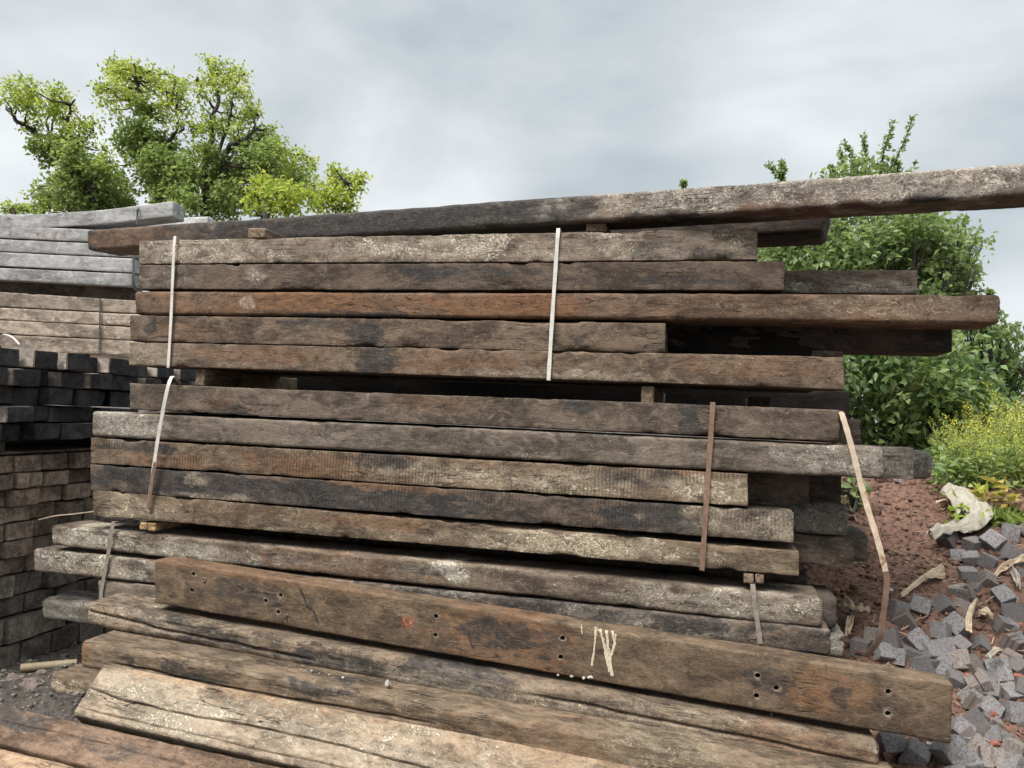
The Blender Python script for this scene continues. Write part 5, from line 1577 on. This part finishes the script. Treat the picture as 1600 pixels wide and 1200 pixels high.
shrub('loose pale-leaved tree with upright sprigs rising over the long askew timber, on the right', 7.6, (1400, 760),
      [(1240, 400, 55), (1300, 385, 55), (1350, 385, 55), (1400, 390, 50), (1210, 420, 35), (1290, 430, 55), (1370, 425, 55), (1450, 395, 38), (1480, 420, 30), (1450, 440, 40), (1490, 455, 28), (1200, 395, 22), (1330, 440, 50), (1420, 440, 50),
       (1345, 300, 45), (1400, 310, 40), (1300, 320, 40), (1250, 330, 35), (1220, 320, 20), (1340, 268, 20), (1375, 262, 18), (1305, 272, 10), (1490, 380, 18), (1515, 372, 12), (1500, 352, 9), (1440, 360, 30), (1530, 378, 8), (1510, 440, 16), (1490, 480, 22), (1190, 450, 25),
       (1250, 460, 40), (1450, 480, 40), (1460, 370, 28), (1470, 440, 32), (1500, 410, 22), (1480, 395, 25), (1430, 350, 28), (1515, 420, 14), (1470, 470, 28)],
      [([(1352, 275), (1352, 240), (1350, 212)], 7), ([(1375, 275), (1383, 225), (1396, 192)], 9), ([(1385, 275), (1412, 225), (1426, 182)], 9), ([(1335, 275), (1333, 245), (1320, 224)], 9), ([(1322, 275), (1318, 255), (1312, 235)], 9), ([(1222, 290), (1217, 272), (1200, 256)], 8),
       ([(1222, 290), (1224, 268), (1221, 254)], 7), ([(1400, 275), (1405, 258), (1396, 250)], 8), ([(1298, 282), (1302, 268), (1298, 262)], 6), ([(1480, 410), (1510, 375), (1540, 378)], 9), ([(1475, 400), (1500, 360), (1510, 342)], 8), ([(1500, 450), (1525, 425), (1530, 418)], 8),
       ([(1500, 460), (1540, 455), (1552, 458)], 7), ([(1066, 292), (1068, 288), (1070, 285)], 3)],
      M_bushp, 1050, (.072, .042), name='tree', trng=(.25, 1.0))
shrub('dense dark green bush with rounded leaves beside the stack, behind the soil bank', 6.2, (1450, 740),
      [(1345, 555, 42), (1410, 555, 48), (1470, 545, 45), (1350, 605, 42), (1400, 610, 52), (1460, 605, 52), (1510, 600, 42), (1375, 660, 45), (1430, 665, 45), (1330, 640, 30), (1480, 650, 42), (1345, 690, 30), (1420, 705, 35), (1470, 690, 35), (1520, 650, 40),
       (1300, 640, 22), (1270, 630, 16), (1560, 640, 32), (1390, 560, 40), (1310, 590, 25), (1340, 720, 25), (1450, 725, 25), (1380, 720, 30), (1560, 690, 35)],
      [([(1290, 640), (1285, 625), (1278, 620)], 5)], M_bushd, 1250, (.072, .048), trng=(.1, .95), nleaf=6, shell=.3)
shrub('airy green bush at the right edge, its sprays reaching against the sky', 6.9, (1570, 720),
      [(1500, 545, 40), (1540, 540, 36), (1565, 560, 30), (1550, 595, 40), (1580, 600, 35), (1530, 570, 40), (1590, 650, 35), (1555, 520, 22), (1575, 525, 16), (1600, 570, 14), (1530, 515, 25), (1585, 690, 40), (1640, 640, 40), (1640, 690, 50), (1690, 660, 50), (1500, 500, 25), (1540, 500, 16)],
      [([(1560, 545), (1580, 520), (1588, 508)], 9), ([(1570, 570), (1592, 548), (1605, 540)], 9), ([(1575, 600), (1595, 575), (1606, 570)], 8), ([(1530, 530), (1548, 500), (1562, 488)], 9), ([(1570, 620), (1592, 605), (1604, 600)], 8)],
      M_bushd, 900, (.062, .038), trng=(.2, 1.0))
shrub('trailing vine with heart shaped leaves at the edge of the bare soil', 4.75, (1338, 790), [(1330, 768, 12), (1334, 780, 12), (1322, 760, 9), (1336, 756, 10)], [], M_bushp, 700, (.06, .045), jit=.05, nleaf=4)
shrub('light green nettle-like sprig growing through the pale sack', 4.35, (1508, 826), [(1500, 818, 7), (1512, 816, 6), (1506, 808, 5), (1504, 796, 4)], [([(1507, 826), (1504, 808), (1503, 790)], 5)], M_lime, 900, (.05, .028), jit=.03, nleaf=4)

# yellow-flowered weeds: each plant a thing with stem, leaves and flowers
def weed(px, py_base, py_top, d, label, yellow=1.0):
    b = at_d(px, py_base, d)
    Hh = (py_base-py_top+14)/FPX*d
    root = empty('flowering_weed', b); tag(root, label, 'weed', 'yellow flowering weeds')
    lines, C, D, L_, W_, T_ = [], [], [], [], [], []
    for s in range(random.randint(3, 5)):
        FC, FD, FT = [], [], []
        top = np.array([random.gauss(0, Hh*.17), random.gauss(0, Hh*.17), Hh*random.uniform(.75, 1.0)])
        P = wobble_path([np.zeros(3), top*.5+RNG.normal(size=3)*.02, top], 12, .012)
        lines.append((P, .005, .0018))
        for i in range(2, 12):
            for _ in range(3 if i < 8 else 2):
                d_ = rnd_unit(1)[0]*np.array([1, 1, .3])+np.array([0, 0, .35])
                C.append(P[i]); D.append(d_); ln = random.uniform(.04, .09)*(1.25-i/14); L_.append(ln); W_.append(ln*.34); T_.append(min(1, random.uniform(.3, 1)))
        for i in range(4, 12):
            for _ in range(2):
                e = P[i]+rnd_unit(1)[0]*np.array([.05, .05, .03])+np.array([0, 0, .05])
                lines.append((np.array([P[i], (P[i]+e)/2+[0, 0, -.008], e]), .0018, .001))
                for _ in range(8):
                    FC.append(e+RNG.normal(size=3)*np.array([.012, .012, .018])); FD.append(rnd_unit(1)[0]+np.array([0, 0, .4])); FT.append(np.clip(random.gauss(.68, .28)*yellow, 0, 1))
        n = len(FC)
        leaves_mesh('flower_spike', np.array(FC), np.array(FD), RNG.uniform(.009, .017, n), RNG.uniform(.006, .011, n), np.array(FT), M_flow, root)
    branches_mesh(lines, M_stem, 'stem', root)
    leaves_mesh('leaves', np.array(C), np.array(D), np.array(L_), np.array(W_), np.array(T_), M_weedl, root)

W = [(1492, 756, 655, 5.5, 'slim weed with a single yellow spike, leftmost by the dark bush', 1.0), (1476, 752, 682, 5.3, 'pinkish green seeding weed beside the rounded timber end', .35),
     (1508, 762, 668, 5.2, 'bushy yellow weed standing just behind the crest, left of centre', 1.0), (1524, 764, 678, 5.0, 'low yellow weed in front of the bushy one', .95),
     (1540, 766, 664, 5.4, 'yellow weed midway between the bushy one and the tallest', .8), (1556, 772, 648, 5.2, 'dense yellow weed left of the tallest', 1.0),
     (1568, 774, 628, 5.6, 'tallest yellow flowering weed, reaching up against the bush', 1.0), (1580, 776, 650, 5.1, 'spreading yellow weed right of the tallest', .95),
     (1592, 778, 662, 5.4, 'greenish seeding weed near the right edge', .6), (1604, 776, 640, 5.3, 'yellow weed cut by the right edge of the picture', .9),
     (1530, 776, 700, 4.8, 'short green weed in front of the yellow ones, above the sack', .35), (1552, 780, 702, 4.8, 'short leafy weed above the yellowed leaves', .3),
     (1498, 770, 702, 4.9, 'short green weed at the crest above the pale sack', .3), (1585, 784, 712, 4.8, 'short leafy weed at the right, in front of the spreading one', .35)]
for a in W: weed(*a)

# mixed low leaves, past counting
def s_herbs(n, pxr, pyr, dr):
    C, D = [], []
    for _ in range(n):
        px = random.uniform(*pxr); d = random.uniform(*dr)
        t = (d-dr[0])/(dr[1]-dr[0])
        p = at_d(px, 760, d)
        z = float(mound_z(p[0], p[1], False)[0])+random.uniform(.0, .24)
        C.append([p[0], p[1], z]); D.append(rnd_unit(1)[0]*np.array([1, 1, .5])+np.array([0, 0, .25]))
    return np.array(C), np.array(D)
C, D = s_herbs(5200, (1455, 1760), None, (4.75, 6.6))
leaf_n = len(C)
hb = leaves_mesh('low_weeds', C, D, RNG.uniform(.03, .08, leaf_n), RNG.uniform(.022, .048, leaf_n), RNG.random(leaf_n)**1.2, M_weedl)
tag(hb, kind='stuff')
# yellowing broad leaves
for k, (px, py, d, lab) in enumerate(((1510, 776, 4.6, 'yellowed broad leaves left of the bright green leaf, over the sack'), (1532, 780, 4.55, 'orange withering leaves under the yellow weeds'), (1556, 768, 4.6, 'pale yellow withered leaves right of the bright green leaf'),
                                      (1574, 786, 4.6, 'small yellowed leaves near the grass tuft'))):
    c = at_d(px, py, d)
    n = 14
    root = tag(leaves_mesh('withered_leaves', np.repeat(np.zeros((1, 3)), n, 0)+RNG.normal(size=(n, 3))*.03, rnd_unit(n)*np.array([1, 1, .4])+np.array([0, 0, .2]), RNG.uniform(.05, .09, n), RNG.uniform(.04, .06, n), RNG.uniform(.2, 1, n), M_yleaf), lab, 'leaves', 'withered leaves')
    root.location = tuple(map(float, c))
c = at_d(1532, 770, 4.55)
root = tag(leaves_mesh('broad_leaf', RNG.normal(size=(5, 3))*.015, rnd_unit(5)*.5+np.array([0, 0, 1.]), RNG.uniform(.06, .085, 5), RNG.uniform(.04, .05, 5), RNG.uniform(.5, 1, 5), M_lime), 'bright green broad leaf standing among the withered ones', 'leaves')
root.location = tuple(map(float, c))
# grass tuft
gp_, gw = on_mound(1562, 812)
n = 1100
gb = leaves_mesh('grass_tuft', RNG.normal(size=(n, 3))*np.array([.075, .07, .012]), rnd_unit(n)*np.array([.9, .9, .3])+np.array([0, 0, .4]), RNG.uniform(.03, .10, n), RNG.uniform(.003, .0055, n), RNG.uniform(0, 1, n), M_grass, droop=.45)
gb.location = tuple(map(float, gp_)); tag(gb, 'tuft of fine green grass to the right of the pale sack', 'grass tuft')

# dry roots and straw caught between the bundles
def straw(lines_px, y, mat, label, name='dry_roots', r=.0013, group='roots and straw on the timbers'):
    P = []
    for ln in lines_px:
        q = np.array([on_y(px, py, y+random.uniform(-.012, .0)) for px, py in ln])
        P.append((wobble_path(q, 10, .006), r, r*.5))
    o = branches_mesh(P, mat, name, None)
    tag(o, label, 'roots', group)
    return o
ls_ = []
for k in range(34):
    x = random.uniform(340, 392); y0 = random.uniform(842, 856)
    ls_.append([(x, y0), (x+random.uniform(-7, 7), y0+random.uniform(8, 18)), (x+random.uniform(-12, 12), y0+random.uniform(18, 40))])
M_root = simple_mat('dry_root', (.16, .085, .05), (.28, .17, .11), 30, .9, .2)
M_straw = simple_mat('pale_straw', (.38, .29, .19), (.55, .45, .33), 30, .9, .2)
straw(ls_, -.012, M_root, 'tangle of brown roots hanging over the lichen-spotted timber', r=.0006)
edge_ = lambda x: 820.5+.094*(x-79)
straw([[(x, edge_(x)-2), (x+random.uniform(5, 16), edge_(x)+random.uniform(2, 6)), (x+random.uniform(14, 34), edge_(x+20)+random.uniform(1, 13))] for x in [random.uniform(430, 580) for _ in range(8)]], -.006, M_straw, 'pale straw wisps sticking out under the middle bundle', r=.0006)
straw([[(625+q, edge_(625+q)-1), (645+q, edge_(645+q)+random.uniform(-2, 3)), (672+q, edge_(672+q)+random.uniform(-2, 4))] for q in (0, 6, 14, 21, 30)], -.008, M_straw, 'few straw stems lying in the gap left of the middle, over the lichen-spotted timber', r=.0008)
straw([[(462, 855), (453, 862), (447, 876)], [(474, 857), (463, 863), (452, 866)]], -.008, M_straw, 'two straw stems hanging left of the straw wisps', r=.0007)

lt_ = branches_mesh(litter(300, None), M_straw, 'dry_litter', None)
tag(lt_, kind='stuff')

# ------------------------------------------------------------------ sky, sun, camera
SUN_EL, SUN_AZ = math.radians(58), math.radians(205)     # azimuth measured from +Y clockwise (behind the camera, to its left)
w = bpy.data.worlds.new('World'); SC.world = w; w.use_nodes = True
nt = w.node_tree; nt.nodes.clear()
def WN(t, ins=None, **kw):
    nd = nt.nodes.new('ShaderNode'+t)
    for k, v in kw.items(): setattr(nd, k, v)
    for k, v in (ins or {}).items():
        if hasattr(v, 'is_linked'): nt.links.new(v, nd.inputs[k])
        else: nd.inputs[k].default_value = v
    return nd
sky = WN('TexSky', sky_type='NISHITA', sun_disc=False, sun_elevation=SUN_EL, sun_rotation=SUN_AZ, air_density=1.0, dust_density=2.0)
bgs = WN('Background', {0: sky.outputs[0], 1: .08})
gen = WN('TexCoord').outputs['Generated']
def wm(op, a, b=0., c=0., clamp=False): return WN('Math', {0: a, 1: b, 2: c}, operation=op, use_clamp=clamp).outputs[0]
flat = WN('VectorMath', {0: gen, 1: (1.0, 1.0, 2.1)}, operation='MULTIPLY').outputs[0]
n1 = WN('TexNoise', {'Vector': flat, 'Scale': 2.1, 'Detail': 7, 'Roughness': .50, 'Distortion': .35}).outputs[0]
n2 = WN('TexNoise', {'Vector': WN('VectorMath', {0: flat, 1: (3.1, 1.7, .4)}, operation='ADD').outputs[0], 'Scale': 5.0, 'Detail': 6, 'Roughness': .5, 'Distortion': .3}).outputs[0]
dens = wm('ADD', wm('MULTIPLY', n1, .7), wm('MULTIPLY', n2, .3))
def dirblob(px, py, width, amt):
    v = ray(px, py); v = v/np.linalg.norm(v)
    d = WN('VectorMath', {0: gen, 1: tuple(map(float, v))}, operation='DOT_PRODUCT').outputs['Value']
    r = WN('MapRange', {0: d, 1: math.cos(math.radians(width)), 2: 1.0, 3: 0.0, 4: amt}, interpolation_type='SMOOTHSTEP').outputs[0]
    return r
val = wm('MULTIPLY', wm('SUBTRACT', dens, .5), 2.0)
for a in ((60, 330, 16, .26), (640, 290, 10, .20), (860, 190, 14, -.12), (1270, 140, 11, .16), (1560, 420, 13, -.20), (480, 160, 12, -.03), (760, 40, 14, .10), (1590, 500, 5, .3), (1000, 280, 12, -.10), (1040, 215, 6, -.10), (160, 30, 12, .02), (1400, 40, 12, .06)):
    val = wm('ADD', val, dirblob(*a))
cr = WN('ValToRGB', {0: wm('ADD', val, .5)})
e = cr.color_ramp.elements
e[0].position = .15; e[0].color = (.40, .465, .50, 1)
e[1].position = .88; e[1].color = (.83, .86, .875, 1)
e2 = cr.color_ramp.elements.new(.5); e2.color = (.60, .645, .67, 1)
# overcast: the cloud deck is brighter towards the zenith than near the horizon
zz_ = WN('SeparateXYZ', {0: gen}).outputs[2]
zen = WN('MapRange', {0: zz_, 1: .58, 2: .95, 3: 1.0, 4: 3.2}, interpolation_type='SMOOTHSTEP').outputs[0]
CLOUD = 0.47
bgc = WN('Background', {0: cr.outputs[0], 1: wm('MULTIPLY', zen, CLOUD)})
mixs = WN('MixShader', {0: .95})
nt.links.new(bgs.outputs[0], mixs.inputs[1]); nt.links.new(bgc.outputs[0], mixs.inputs[2])
wo = WN('OutputWorld'); nt.links.new(mixs.outputs[0], wo.inputs[0])

sd_ = bpy.data.lights.new('sun', 'SUN'); sd_.energy = 2.4; sd_.angle = math.radians(30); sd_.color = (1, .965, .92)
so = bpy.data.objects.new('sun', sd_); COL.objects.link(so)
sdir = Vector((math.sin(SUN_AZ)*math.cos(SUN_EL), math.cos(SUN_AZ)*math.cos(SUN_EL), math.sin(SUN_EL)))
so.rotation_euler = sdir.to_track_quat('Z', 'Y').to_euler(); so.location = (0, -4, 8)

cd = bpy.data.cameras.new('camera'); cd.sensor_fit = 'HORIZONTAL'; cd.sensor_width = 36; cd.lens = 36*FPX/1600; cd.clip_end = 2000; cd.clip_start = .05
cam = bpy.data.objects.new('camera', cd); COL.objects.link(cam)
cam.matrix_world = Matrix(((_R[0], _U[0], -_F[0], CAM[0]), (_R[1], _U[1], -_F[1], CAM[1]), (_R[2], _U[2], -_F[2], CAM[2]), (0, 0, 0, 1)))
SC.camera = cam
vs = SC.view_settings
vs.view_transform = 'Standard'; vs.look = 'None'; vs.gamma = 1; vs.use_curve_mapping = False; vs.exposure = 1.24
